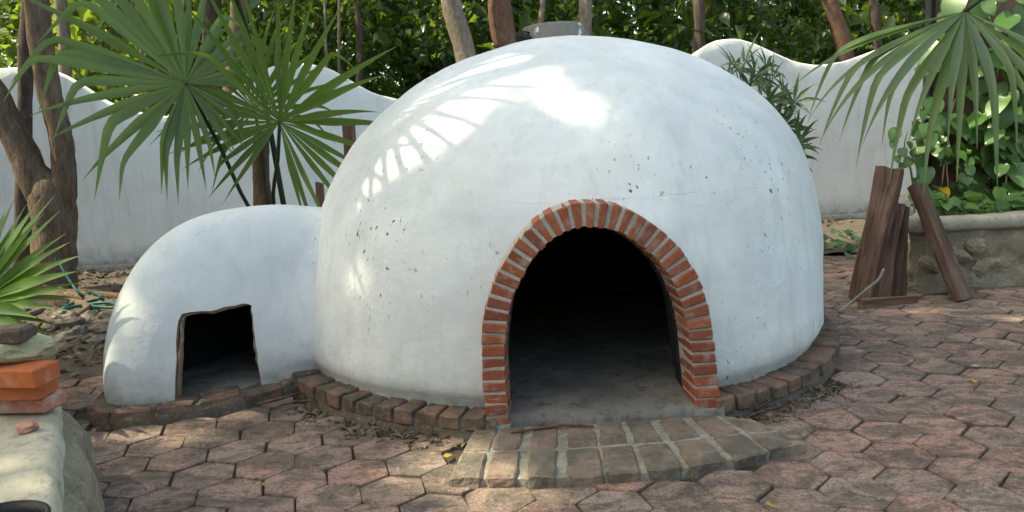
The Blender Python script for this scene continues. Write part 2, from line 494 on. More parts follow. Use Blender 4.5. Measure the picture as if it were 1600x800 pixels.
# ------------------------------------------------------------------ boundary wall with a waving top
WT = [(-12, 2.3), (-11, 2.5), (-10, 2.3), (-9, 1.95), (-8.3, 1.85), (-7.5, 2.0), (-6.8, 2.3), (-6.2, 2.47), (-5.84, 2.5), (-5.56, 2.5), (-5.32, 2.44), (-5.13, 2.32), (-4.8, 2.05), (-4.56, 1.95), (-4.25, 1.86),
      (-3.92, 1.86), (-3.69, 1.93), (-3.45, 2.04), (-3.31, 2.13), (-2.93, 2.39), (-2.66, 2.46), (-2.28, 2.4), (-2.17, 2.36), (-1.91, 2.19),
      (-1.68, 2.04), (-1.3, 1.93), (-.9, 1.9), (-.4, 2.05), (.1, 2.35), (.5, 2.5), (.9, 2.4), (1.4, 2.1), (1.9, 2.05), (2.3, 2.22), (2.57, 2.39), (2.85, 2.55),
      (3.17, 2.57), (3.44, 2.49), (3.76, 2.34), (4.01, 2.23), (4.33, 2.17), (4.75, 2.21), (5.16, 2.33), (5.5, 2.45), (5.9, 2.58), (6.6, 2.6), (7.4, 2.4)]
def wall_y(x):
    return 9.675 + (x + 5.452) * (11.286 - 9.675) / (4.976 + 5.452)
def build_wall():
    xs = np.linspace(-12, 7.4, 330)
    wx, wz = zip(*WT)
    zs = np.interp(xs, wx, wz)
    k = np.array([1, 3, 5, 3, 1.]) / 13
    zs = np.convolve(np.pad(zs, 2, 'edge'), k, 'valid')
    V, F = [], []
    nzr = 14
    ring = nzr * 2 + 4
    for x, zt in zip(xs, zs):
        y = wall_y(x)
        prof = []
        for j in range(nzr + 1):
            z = -.1 + (zt - .02 + .1) * j / nzr
            prof.append((y + .012 * nz((x, 0, z), 1.1) + .004 * nz((x, 0, z), 5), z))
        prof += [(y + .012, zt - .004), (y + .03, zt + .002), (y + .12, zt + .002)]
        for j in range(nzr, -1, -1):
            prof.append((y + .16, -.1 + (zt - .01 + .1) * j / nzr))
        n = len(prof)
        V += [(x, a, b) for a, b in prof]
    for i in range(len(xs) - 1):
        for j in range(n - 1):
            F.append((i * n + j, (i + 1) * n + j, (i + 1) * n + j + 1, i * n + j + 1))
    F.append(tuple(range(n))); F.append(tuple(range(len(V) - n, len(V)))[::-1])
    me = mesh('boundary_wall', V, F, True)
    me.set_sharp_from_angle(angle=R(50))
    o = link('boundary_wall', me, M['wallplaster'], None, 'tall white plastered garden wall with wavy top behind the dome', 'wall')
    # low concrete footing proud of the wall at its foot
    V, F = [], []
    for x in np.linspace(-12, 7.4, 120):
        y = wall_y(x); hgt = .075 + .02 * nz((x, 3, 0), 1.3)
        V += [(x, y - .07, -.1), (x, y - .065, hgt - .015), (x, y - .045, hgt), (x, y + .01, hgt + .01)]
    for i in range(119):
        for j in range(3):
            F.append((i * 4 + j, (i + 1) * 4 + j, (i + 1) * 4 + j + 1, i * 4 + j + 1))
    link('footing', mesh('footing', V, F, True), M['concrete'], o)
    return o
build_wall()

# ------------------------------------------------------------------ paving of hexagonal pavers
S_P = .2725
TH = R(14.986)
P_O = Vector((1.4077, 3.2485, 0))
def small_uv(x, y):
    dx, dy = x + 1.574, y - 5.0725
    al = .823
    return dx * math.cos(al) + dy * math.sin(al), -dx * math.sin(al) + dy * math.cos(al)
def on_paving(x, y):
    if math.hypot(x - DC[0], y - DC[1]) < 1.87:
        return False
    u, v = small_uv(x, y)
    if (u / 1.13) ** 2 + (v / .55) ** 2 < 1:
        return False
    if x < -1.2 and y > 5.05 + .30 * (x + 3.2) + .15 * nz((x, y, 0), 2):
        return False
    if x > -1.2 and y > 8.55:
        return False
    if x > 3.25 and y > 6.42 + .1 * (x - 3.2) and y < 6.5 + (x - 3.25) * 1.9:
        return False
    if x < -1.65 and y < 3.4 and x < -1.62 - (y - 2.4) * .5:
        return False
    if -.30 + (3.7 - y) * .1 < x < 1.05 and 3.3 < y < 4.0:
        return False
    return True
def hex_mesh(seed):
    rnd = random.Random(seed)
    bm = bmesh.new()
    rr = S_P / math.sqrt(3) - .0034
    ring = []
    for k in range(6):
        a = TH + R(30) + k * R(60)
        c = Vector((math.cos(a), math.sin(a), 0)) * (rr + rnd.uniform(-.006, .004))
        p = Vector((math.cos(a - R(60)), math.sin(a - R(60)), 0)) * rr
        q = Vector((math.cos(a + R(60)), math.sin(a + R(60)), 0)) * rr
        for s, e in ((p, .10), (None, 0), (q, .10)):
            ring.append(c.lerp(s, e) if s is not None else c * .985)
    top = [bm.verts.new(v * .980 + Vector((0, 0, rnd.uniform(-.001, .001)))) for v in ring]
    mid = [bm.verts.new(v + Vector((0, 0, -.0055 + rnd.uniform(-.002, .001)))) for v in ring]
    bot = [bm.verts.new(v + Vector((0, 0, -.05))) for v in ring]
    bm.faces.new(top)
    n = len(ring)
    for a_, b_ in ((top, mid), (mid, bot)):
        for i in range(n):
            bm.faces.new((a_[i], b_[i], b_[(i + 1) % n], a_[(i + 1) % n]))
    bmesh.ops.recalc_face_normals(bm, faces=bm.faces)
    return bmesh_to('paver', bm)
def build_paving():
    root = link('paving', grid_mesh('paving', -3.6, 6.6, .8, 8.7, 60, 46, lambda x, y: -.016 + .004 * nz((x, y, 0), 3)), M['joint'], kind='structure')
    variants = [hex_mesh(i) for i in range(8)]
    av = Vector((math.cos(TH), math.sin(TH), 0)) * S_P
    cv = Vector((math.cos(TH + R(60)), math.sin(TH + R(60)), 0)) * S_P
    spots = []
    for i in range(-40, 40):
        for j in range(-40, 40):
            p = P_O + av * i + cv * j
            if not (-3.4 < p.x < 6.4 and 1.0 < p.y < 8.6) or not on_paving(p.x, p.y):
                continue
            u, v = proj(p)
            seen = -40 < u < 1640 and -100 < v < 840
            hid = 480 < u < 1290 and p.y > DC[1] + .3                # behind the dome
            d = math.hypot(p.x, p.y)
            if -500 < u < 2100 and v < 1100:
                spots.append(((0 if seen and not hid else 1), d, p))
    spots.sort(key=lambda s: (s[0], s[1]))
    rest_V, rest_F = [], []
    for n, (_, d, p) in enumerate(spots):
        me = variants[random.randrange(8)]
        z = .008 * nz(p, 1.1) + random.uniform(-.005, .005)
        rot = (random.gauss(0, .009), random.gauss(0, .009), random.gauss(0, .014) + random.choice((0, 1, 2, 3, 4, 5)) * R(60))
        loc = p + Vector((random.gauss(0, .002), random.gauss(0, .002), z))
        if n < 300:
            o = link('paver', me, M['paver'], root)
            o.location, o.rotation_euler = loc, rot
        else:
            from mathutils import Euler
            mt = Matrix.Translation(loc) @ Euler(rot).to_matrix().to_4x4()
            b = len(rest_V)
            rest_V += [mt @ v.co for v in me.vertices]
            rest_F += [tuple(b + i for i in f.vertices) for f in me.polygons]
    link('far_pavers', mesh('far_pavers', rest_V, rest_F), M['paver_far'], root, kind='stuff')
build_paving()

# ------------------------------------------------------------------ soil bed on the left, behind the firebox, and by the wall on the right
def soil_z(x, y):
    k = min(1., max(0., (y - (5.05 + .30 * (x + 3.2))) / .5))
    return -.03 + k * (.075 + .05 * nz((x, y, 0), 1.3) + .035 * nz((x, y, 0), 4) + .015 * nz((x, y, 0), 11))
link('soil_bed', grid_mesh('soil_bed', -8, -.9, 4.3, 10.9, 150, 130, soil_z), M['soil'], kind='structure')
link('planting_bed', grid_mesh('planting_bed', -.9, 5.4, 8.4, 11.4, 80, 40, lambda x, y: .015 + .03 * nz((x, y, 0), 3) + .015 * nz((x, y, 0), 9)), M['soil'], kind='structure')

# ================================================================== THE DOME HUT
hut = thing('dome_hut', 'white plastered dome hut with brick arched doorway and low side firebox', 'dome hut', (DC[0], DC[1], 0))
HM = Matrix.Translation((-DC[0], -DC[1], 0))     # parts are modelled in place, then stored about the hut's own base
def part(name, me, mat, parent=None, **kw):
    me.transform(HM)
    return link(name, me, mat, parent or hut, **kw)

def build_dome():
    NP, NZ = 200, 84
    V, F = [], []
    rows = []
    zs = [.06 + (1.2 - .06) * i / 32 for i in range(32)] + [1.2 + (DH - 1.2) * math.sin(math.pi / 2 * i / (NZ - 32)) for i in range(NZ - 32)]
    def row(zfun):
        rows.append(len(V))
    for z in zs:                                             # outer face, hand-trowelled
        cx, cy, r = dome_ring(z)
        s = len(V)
        for k in range(NP):
            a = 2 * math.pi * k / NP
            p = Vector((cx + r * math.cos(a), cy + r * math.sin(a), z))
            dn = .015 * nz(p, 1.5) + .008 * nz(p, 3.6, 5) + .003 * nz(p, 9, 2)
            V.append((cx + (r + dn) * math.cos(a), cy + (r + dn) * math.sin(a), z + dn * .6 * (z / DH) ** 3))
        rows.append(s)
    cx, cy, r = dome_ring(DH)
    pole = len(V); V.append((cx, cy, DH))
    for i in range(len(rows) - 1):
        for k in range(NP):
            k2 = (k + 1) % NP
            F.append((rows[i] + k, rows[i] + k2, rows[i + 1] + k2, rows[i + 1] + k))
    for k in range(NP):
        F.append((rows[-1] + k, rows[-1] + (k + 1) % NP, pole))
    n_out = len(F)
    inner = []
    IN = 24
    for i in range(IN):                                      # inner face
        z = .06 + (DH - .17 - .06) * math.sin(math.pi / 2 * i / IN)
        cx, cy, r = dome_ring(z + .15 * (i / IN))
        r = max(.05, r - .17)
        s = len(V)
        for k in range(NP):
            a = 2 * math.pi * k / NP
            V.append((cx + r * math.cos(a), cy + r * math.sin(a), z))
        inner.append(s)
    ip = len(V); V.append((cx, cy, DH - .17))
    for i in range(IN - 1):
        for k in range(NP):
            k2 = (k + 1) % NP
            F.append((inner[i] + k2, inner[i] + k, inner[i + 1] + k, inner[i + 1] + k2))
    for k in range(NP):
        F.append((inner[-1] + (k + 1) % NP, inner[-1] + k, ip))
        k2 = (k + 1) % NP
        F.append((rows[0] + k2, rows[0] + k, inner[0] + k, inner[0] + k2))
    me = mesh('dome_wall', V, F)
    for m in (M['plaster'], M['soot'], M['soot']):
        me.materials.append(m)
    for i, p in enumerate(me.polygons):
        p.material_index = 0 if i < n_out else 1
    o = link('dome_wall', me)
    return o

ARCH_O = [(-.167, .053), (-.176, .359), (-.166, .538), (-.116, .735), (-.031, .886), (.088, 1.024), (.227, 1.112), (.363, 1.138), (.553, 1.106), (.706, 1.008), (.842, .873), (.928, .69), (.978, .526), (.996, .322), (1.007, .061)]
ARCH_I = [(-.05, .045), (-.058, .331), (-.037, .571), (.004, .727), (.081, .87), (.184, .97), (.319, 1.021), (.473, 1.003), (.608, .927), (.724, .801), (.801, .659), (.837, .515), (.854, .331), (.887, .07)]
def resample(pts, n, smooth=True):
    P = [Vector((a, b, 0)) for a, b in pts]
    Q = []
    m = len(P)
    for i in range(m - 1):
        p0, p1, p2, p3 = P[max(0, i - 1)], P[i], P[i + 1], P[min(m - 1, i + 2)]
        for k in range(12):
            s = k / 12
            Q.append(.5 * ((2 * p1) + (p2 - p0) * s + (2 * p0 - 5 * p1 + 4 * p2 - p3) * s * s + (3 * p1 - p0 - 3 * p2 + p3) * s ** 3))
    Q.append(P[-1])
    Lc = [0.]
    for a, b in zip(Q, Q[1:]):
        Lc.append(Lc[-1] + (b - a).length)
    ts = np.linspace(0, Lc[-1], n)
    return [(float(np.interp(t, Lc, [q.x for q in Q])), float(np.interp(t, Lc, [q.y for q in Q]))) for t in ts]
def arch_y(x, depth=0.):
    return 3.735 + .06 * (x + .175) + depth
def build_arch():
    NB = 43
    n = NB * 6 + 1
    Oo, Ii = resample(ARCH_O, 400), resample(ARCH_I, 400)
    mid = resample([((a[0] + b[0]) / 2, (a[1] + b[1]) / 2) for a, b in zip(Oo[::12] + [Oo[-1]], Ii[::12] + [Ii[-1]])], n)
    arch = part('door_arch', bpy.data.meshes.new('tmp'), M['mortar'])
    def frame(k):
        a, b = Vector(mid[max(0, k - 3)]), Vector(mid[min(n - 1, k + 3)])
        d = (b - a).normalized()
        if mid[k][1] < .42:                       # jamb courses lie flat
            d = Vector((0, 1 if k < n / 2 else -1))
        elif mid[k][1] < .60:
            e = Vector((0, 1 if k < n / 2 else -1)); f = (mid[k][1] - .42) / .18
            d = e.lerp(d, f).normalized()
        return Vector(mid[k]), Vector((-d.y, d.x))
    def P3(k, e, y):
        """e across the ring: -1 inner edge, +1 outer edge"""
        k0 = int(min(max(math.floor(k), 0), n - 2)); f = k - k0
        (c0, n0), (c1, n1) = frame(k0), frame(k0 + 1)
        c_, n_ = c0.lerp(c1, f), n0.lerp(n1, f).normalized()
        hw = .058 + .006 * (k / n)
        q = c_ + n_ * e * hw
        return Vector((q.x, arch_y(q.x, y), q.y))
    V, F = [], []
    for k in range(n):
        for e, y in ((-.90 + .06 * nz((k, 0, 1), .7), .008), (.92 + .08 * nz((k, 2, 1), .7), .008), (.95, .215), (-1.22, .215)):
            V.append(P3(k, e, y + .004 * nz((k * .9, y * 50, e), 1.0)))
    for k in range(n - 1):
        for j in range(4):
            F.append((k * 4 + j, k * 4 + (j + 1) % 4, (k + 1) * 4 + (j + 1) % 4, (k + 1) * 4 + j))
    F.append((0, 1, 2, 3)); F.append((4 * n - 1, 4 * n - 2, 4 * n - 3, 4 * n - 4))
    me = mesh('mortar', V, F)
    bm = bmesh.new(); bm.from_mesh(me); bmesh.ops.recalc_face_normals(bm, faces=bm.faces); bm.to_mesh(me); bm.free()
    part('mortar', me, M['mortar'], arch)
    for b in range(NB):
        top = math.exp(-((b - NB / 2) / 11) ** 2)
        j0, j1 = (.10 + .07 * top + random.uniform(-.03, .03)), (.10 + .07 * top + random.uniform(-.03, .03))
        ka, kb = (b + j0) * 6, (b + 1 - j1) * 6
        oe, ie = 1 + random.uniform(-.10, .06), -1 + random.uniform(-.04, .08)
        wdg = .25 * top                                           # voussoirs: a bit narrower inside
        f = random.uniform(-.007, .006)
        tilt = random.uniform(-.25, .25)
        be = -1.26 + random.uniform(-.05, .05)
        c8 = [P3(ka + wdg, ie, f), P3(ka + tilt * .5, oe, f), P3(kb + tilt * .5, oe, f), P3(kb - wdg, ie, f),
              P3(ka + wdg, be, .225), P3(ka, oe, .22), P3(kb, oe, .22), P3(kb - wdg, be, .225)]
        part('brick', hexa('brick', c8, .0045, .0025), M['brick'], arch)
    for x0, x1, y0, z1, nm in ((-.178, -.048, 3.725, .066, 1), (.872, 1.025, 3.785, .075, 2)):
        bm = bmesh.new()
        bmesh.ops.create_cube(bm, size=1)
        bmesh.ops.subdivide_edges(bm, edges=bm.edges, cuts=3, use_grid_fill=True)
        for v in bm.verts:
            p = Vector(((x0 + x1) / 2 + v.co.x * (x1 - x0), y0 + .13 + v.co.y * .26, z1 / 2 - .04 + v.co.z * (z1 + .08)))
            v.co = p + nv(p, 14, nm) * .008
        part('footing', bmesh_to('footing', bm), M['concrete'], arch)
    return arch

dome = build_dome()
big = resample(ARCH_I, 60)
poly = []
cen = Vector((.40, .5))
for a in big:
    q = Vector(a); d = (q - cen).normalized()
    q = q + d * .045
    poly.append((q.x, 3.2, max(q.y, -.05)))
poly[0] = (poly[0][0], 3.2, -.05); poly[-1] = (poly[-1][0], 3.2, -.05)
cut = cutter_prism('arch_cutter', poly, (0, 1.4, 0), 2, (M['plaster'], M['soot'], M['soot']))
boolean_cut(dome, cut)
dome.data.transform(HM)
dome.parent = hut
build_arch()
for o in list(hut.children):                       # the arch is its mortar body and bricks: give its own mesh the soffit lining
    if o.name.startswith('door_arch'):
        arch_obj = o
def lining():
    V, F = [], []
    pts = resample(ARCH_I, 70)
    for k, a in enumerate(pts):
        q = Vector(a); d = (q - cen).normalized()
        for e, y in ((-.022, .222), (.03, .222), (.03, .42), (-.015, .42)):
            r = q + d * (e + .004 * nz((k, y * 9, e), .5))
            V.append((r.x, arch_y(r.x, y), r.y))
    n = len(pts)
    for k in range(n - 1):
        for j in range(4):
            F.append((k * 4 + j, k * 4 + (j + 1) % 4, (k + 1) * 4 + (j + 1) % 4, (k + 1) * 4 + j))
    me = mesh('door_arch', V, F)
    bm = bmesh.new(); bm.from_mesh(me); bmesh.ops.recalc_face_normals(bm, faces=bm.faces); bm.to_mesh(me); bm.free()
    me.transform(HM)
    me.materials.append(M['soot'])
    arch_obj.data = me
lining()

# firebox: the low side chamber running out of the dome
SO, SA, SB, SN, SM, SM2, SH = (-1.574, 5.0725), 1.075, .459, 1.955, 1.602, 2.55, 1.10
AL = .823
def small_pt(ph, s, shrink=0.):
    """s in 0..1 up the wall"""
    c, sn = math.cos(ph), math.sin(ph)
    rho = max(0., 1 - s ** SM) ** (1 / SM2)
    U = (SA - shrink) * math.copysign(abs(c) ** (2 / SN), c) * rho
    Vv = (SB - shrink) * math.copysign(abs(sn) ** (2 / SN), sn) * rho
    z = .10 + (SH - shrink - .10) * s
    return Vector((SO[0] - .064 * s + U * math.cos(AL) - Vv * math.sin(AL), SO[1] - .1075 * s + U * math.sin(AL) + Vv * math.cos(AL), z))
def build_firebox():
    NP, NS = 150, 46
    V, F = [], []
    rows = []
    ss = [0.0] + [math.sin(math.pi / 2 * i / NS) for i in range(1, NS)]
    axis = Vector((math.cos(AL), math.sin(AL), 0))
    rows.append(0)
    first = True
    def outer(ph, s):
        p = small_pt(ph, s)
        c0 = Vector((SO[0], SO[1], 0))
        out = Vector((-math.sin(AL), math.cos(AL), 0)) * math.copysign(1, math.sin(ph))
        cx, cy, r = dome_ring(p.z)
        dist = math.hypot(p.x - cx, p.y - cy) - r
        fl = .13 * math.exp(-max(dist, -.02) / .11)              # the plaster is coved into the dome
        p = p + out * fl * (1 - s * .75) + Vector((0, 0, 1)) * fl * .35 * s
        k = .010 * nz(p, 2.0, 4) + .005 * nz(p, 6, 9)
        return p + out * k
    V = []
    for s in [-.05] + ss:
        st = len(V)
        for k in range(NP):
            ph = 2 * math.pi * k / NP
            p = outer(ph, max(s, 0.))
            if s < 0:
                p = Vector((p.x, p.y, .03))
            V.append(p)
        rows.append(st)
    rows = rows[1:]
    top = len(V); V.append(small_pt(0, 1.))
    for i in range(len(rows) - 1):
        for k in range(NP):
            k2 = (k + 1) % NP
            F.append((rows[i] + k, rows[i] + k2, rows[i + 1] + k2, rows[i + 1] + k))
    for k in range(NP):
        F.append((rows[-1] + k, rows[-1] + (k + 1) % NP, top))
    n_out = len(F)
    inn = []
    IS = 20
    for i in range(IS):
        s = math.sin(math.pi / 2 * i / IS)
        st = len(V)
        for k in range(NP):
            p = small_pt(2 * math.pi * k / NP, s, .10)
            if i == 0: p.z = .03
            V.append(p)
        inn.append(st)
    it = len(V); V.append(small_pt(0, 1., .10))
    for i in range(IS - 1):
        for k in range(NP):
            k2 = (k + 1) % NP
            F.append((inn[i] + k2, inn[i] + k, inn[i + 1] + k, inn[i + 1] + k2))
    for k in range(NP):
        k2 = (k + 1) % NP
        F.append((inn[-1] + k2, inn[-1] + k, it))
        F.append((rows[0] + k2, rows[0] + k, inn[0] + k, inn[0] + k2))
    me = mesh('firebox', V, F)
    for m in (M['plaster2'], M['soot'], M['reveal']):
        me.materials.append(m)
    for i, p in enumerate(me.polygons):
        p.material_index = 0 if i < n_out else 1
    return link('firebox', me)
fb = build_firebox()
# crooked square stoke hole
def on_face(u, v):
    """where a sight line meets the firebox"""
    d = ray(u, v)
    t = 3.0
    while t < 7:
        p = Vector((0, 0, CH)) + d * t
        s_ = max(0., (p.z - .10) / (SH - .10))
        if s_ < 1:
            rho = max(1e-4, 1 - s_ ** SM) ** (1 / SM2)
            dx, dy = p.x - SO[0] + .064 * s_, p.y - SO[1] + .1075 * s_
            U, W_ = dx * math.cos(AL) + dy * math.sin(AL), -dx * math.sin(AL) + dy * math.cos(AL)
            if abs(U / SA / rho) ** SN + abs(W_ / SB / rho) ** SN < 1:
                return p
        t += .004
    return Vector((0, 0, CH)) + d * 4.4
hole_px = [(273, 636), (275, 575), (276, 532), (279, 500), (285, 490), (298, 488), (330, 485), (360, 478), (384, 474), (393, 477), (396, 500), (401, 540), (406, 575), (410, 610)]
hole_px = [(a[0] + (b[0] - a[0]) * k / 3 + random.uniform(-.9, .9), a[1] + (b[1] - a[1]) * k / 3 + random.uniform(-.9, .9)) for a, b in zip(hole_px, hole_px[1:]) for k in range(3)] + [hole_px[-1]]
hp = [on_face(*q) for q in hole_px]
inward = Vector((.02, 1.0, 0)).normalized()
cut2 = cutter_prism('hole_cutter', [p - inward * .45 for p in hp], inward * 1.0, 2, (M['plaster2'], M['soot'], M['reveal']))
boolean_cut(fb, cut2)
def hole_rim():
    pts, rr = [], []
    for k, (u, v) in enumerate(hole_px):
        p = on_face(u, min(v, 622))
        c_ = on_face(340, 555)
        pts.append(p + nv(p, 12, 3) * .016 + (c_ - p).normalized() * .010 + Vector((0, .022, 0)))
        rr.append(.010 + .009 * nz(p, 18))
    part('hole_rim', tube('hole_rim', pts, rr, 7, .4), M['reveal'])
hole_rim()
fb.data.transform(HM)
fb.parent = hut
# ash-covered floor of the firebox and its raised sill
def fb_floor():
    pts = [small_pt(2 * math.pi * k / 40, 0., .03) for k in range(40)]
    V = [(p.x, p.y, .085 + .01 * nz(p, 8)) for p in pts] + [(p.x, p.y, -.05) for p in pts] + [(SO[0], SO[1], .09)]
    F = [(k, (k + 1) % 40, 80) for k in range(40)] + [(k + 40, (k + 1) % 40 + 40, (k + 1) % 40, k) for k in range(40)]
    part('firebox_floor', mesh('firebox_floor', V, F), M['darkslab'])
fb_floor()

# ring of bricks at the foot of the dome
def build_plinth():
    body = bpy.data.meshes.new('plinth')
    V, F = [], []
    NA = 200
    for k in range(NA):
        a = 2 * math.pi * k / NA
        for r, z in ((1.60, .0), (1.885, -.05), (1.872, .02), (1.868, .07), (1.855, .098), (1.60, .108)):
            q = Vector((math.cos(a) * r, math.sin(a) * r, z))
            q += nv(q, 9, 2) * .010
            V.append((DC[0] + q.x, DC[1] + q.y, q.z))
    for k in range(NA):
        am = 2 * math.pi * (k + .5) / NA
        if -.10 < DC[0] + 1.85 * math.cos(am) < .96 and math.sin(am) < 0:
            continue                                       # the doorway
        for j in range(5):
            F.append((k * 6 + j, ((k + 1) % NA) * 6 + j, ((k + 1) % NA) * 6 + j + 1, k * 6 + j + 1))
    pl = part('plinth', mesh('plinth', V, F), M['rubble'])
    # bricks only where there is no doorway
    a = R(-205)
    while a < R(35):
        wd = random.uniform(.115, .135) / 1.85
        am = a + wd / 2
        x = DC[0] + 1.85 * math.cos(am); y = DC[1] + 1.85 * math.sin(am)
        if not (-.12 < x < 1.0 and y < 4.2):
            r0, r1 = 1.66, 1.882 + random.uniform(-.008, .010)
            zt = .118 + random.uniform(-.008, .008)
            zb = .038
            c8 = []
            for z in (zb, zt):
                for rr, aa in ((r1, a + .003), (r1, a + wd - .008), (r0, a + wd - .008), (r0, a + .003)):
                    c8.append((DC[0] + rr * math.cos(aa), DC[1] + rr * math.sin(aa), z))
            part('brick', worn('brick', c8, .006), M['ringbrick'], pl)
        a += wd + random.uniform(.0, .004)
build_plinth()
def build_small_plinth():
    def edge(ph, grow):
        c, s = math.cos(ph), math.sin(ph)
        U = (SA + grow) * math.copysign(abs(c) ** (2 / SN), c); Vv = (SB + grow) * math.copysign(abs(s) ** (2 / SN), s)
        return Vector((SO[0] + U * math.cos(AL) - Vv * math.sin(AL), SO[1] + U * math.sin(AL) + Vv * math.cos(AL), 0))
    V, F = [], []
    NA = 120
    for k in range(NA):
        ph = 2 * math.pi * k / NA
        for g, z in ((.09, -.05), (.085, .035), (.075, .07), (-.12, .085)):
            q = edge(ph, g); q.z = z
            V.append(q + nv(q, 10, 3) * .012)
    for k in range(NA):
        for j in range(3):
            F.append((k * 4 + j, ((k + 1) % NA) * 4 + j, ((k + 1) % NA) * 4 + j + 1, k * 4 + j + 1))
    pl = part('firebox_plinth', mesh('firebox_plinth', V, F), M['rubble'])
    ph = R(135)
    while ph < R(322):
        L = random.uniform(.14, .23)
        p = edge(ph, .0)
        q = ph
        while (edge(q, 0.) - p).length < L:
            q += .004
        c8 = []
        g1 = .095 + random.uniform(-.015, .015)
        zt = .088 + random.uniform(-.012, .008)
        for z in (-.03, zt):
            for g, a in ((g1, ph), (g1, q), (-.10, q), (-.10, ph)):
                e = edge(a, g); c8.append((e.x, e.y, z))
        part('brick', worn('brick', c8, .010), M['ringbrick'], pl)
        ph = q + .012
build_small_plinth()

# entrance floor slab with a broken front edge
def build_slab():
    V, F = [], []
    nx, ny = 36, 40
    for j in range(ny + 1):
        for i in range(nx + 1):
            s, t = i / nx, j / ny
            wide = .97 + max(0., t - .10) * 2.2
            x = .415 + (s - .5) * min(wide, 2.2)
            y = 3.80 + .02 * nz((x, 0, 0), 4) + .012 * nz((x, 0, 5), 15) + t * 2.6 - .04 * math.sin(s * math.pi)
            z = .105 + .010 * nz((x, y, 0), 5) + .006 * nz((x, y, 2), 16) - .015 * max(0, 1 - t * 14)
            V.append((x, y, z))
    for j in range(ny):
        for i in range(nx):
            F.append((j * (nx + 1) + i, j * (nx + 1) + i + 1, (j + 1) * (nx + 1) + i + 1, (j + 1) * (nx + 1) + i))
    b = len(V)
    for i in range(nx + 1):
        x, y, z = V[i]
        V.append((x, y - .012 + .01 * nz((x, y, 7), 20), .05)); 
    for i in range(nx + 1):
        x, y, z = V[i]
        V.append((x, y - .02, -.03))
    for i in range(nx):
        F.append((b + i, b + i + 1, i + 1, i))
        F.append((b + nx + 1 + i, b + nx + 2 + i, b + i + 1, b + i))
    part('floor_slab', mesh('floor_slab', V, F, True), M['darkslab'])
build_slab()

# two-row brick doorstep fanning out
def build_step():
    FR = [(-.316, 3.196), (-.172, 3.18), (-.014, 3.163), (.163, 3.155), (.347, 3.151), (.513, 3.163), (.703, 3.194), (.897, 3.247), (1.091, 3.322), (1.285, 3.385)]
    BK = [(-.222, 3.735), (-.102, 3.735), (.04, 3.74), (.212, 3.745), (.37, 3.745), (.514, 3.745), (.662, 3.75), (.825, 3.76), (.985, 3.755), (1.125, 3.70)]
    ZT = .052
    V, F = [], []
    n = len(FR)
    for (fx, fy), (bx, by) in zip(FR, BK):
        for t, z in ((.02, -.04), (.02, ZT - .016), (.5, ZT - .008), (1., ZT - .006)):
            V.append((fx + (bx - fx) * t, fy + (by - fy) * t, z))
    for k in range(n - 1):
        for j in range(3):
            F.append((k * 4 + j, (k + 1) * 4 + j, (k + 1) * 4 + j + 1, k * 4 + j + 1))
    F.append((0, 1, 2, 3)); F.append(((n - 1) * 4 + 3, (n - 1) * 4 + 2, (n - 1) * 4 + 1, (n - 1) * 4))
    bm = bmesh.new(); me = mesh('step', V, F); bm.from_mesh(me)
    bmesh.ops.subdivide_edges(bm, edges=bm.edges, cuts=4, use_grid_fill=True)
    for v in bm.verts:
        v.co += nv(v.co, 18, 1) * .004
    bmesh.ops.recalc_face_normals(bm, faces=bm.faces)
    bm.to_mesh(me); bm.free()
    st = part('step', me, M['mortar2'])
    gaps = [.02, .16, .24, .26, .10, .16, .22, .20, .12, .02]
    for k in range(n - 1):
        for row, (t0, t1) in enumerate(((0., .475), (.505, 1.0))):
            g0, g1 = gaps[k] / 2 + random.uniform(-.05, .05), 1 - gaps[k + 1] / 2 + random.uniform(-.05, .05)
            if k == 0: g0 = .01
            if k == n - 2: g1 = .99
            off = random.uniform(-.015, .015)
            def pt(s, t):
                t += off * (0 < t < 1)
                a = Vector(FR[k]).lerp(Vector(FR[k + 1]), s); b = Vector(BK[k]).lerp(Vector(BK[k + 1]), s)
                return a.lerp(b, t)
            zt = ZT + random.uniform(-.004, .005)
            c8 = []
            for z in (-.03, zt):
                for s, t in ((g0, t0), (g1, t0), (g1, t1), (g0, t1)):
                    q = pt(s, t)
                    c8.append((q.x + random.uniform(-.007, .007), q.y + random.uniform(-.007, .007), z + random.uniform(-.003, .003)))
            part('brick', worn('brick', c8, .008, 3), M['oldbrick'], st)
build_step()

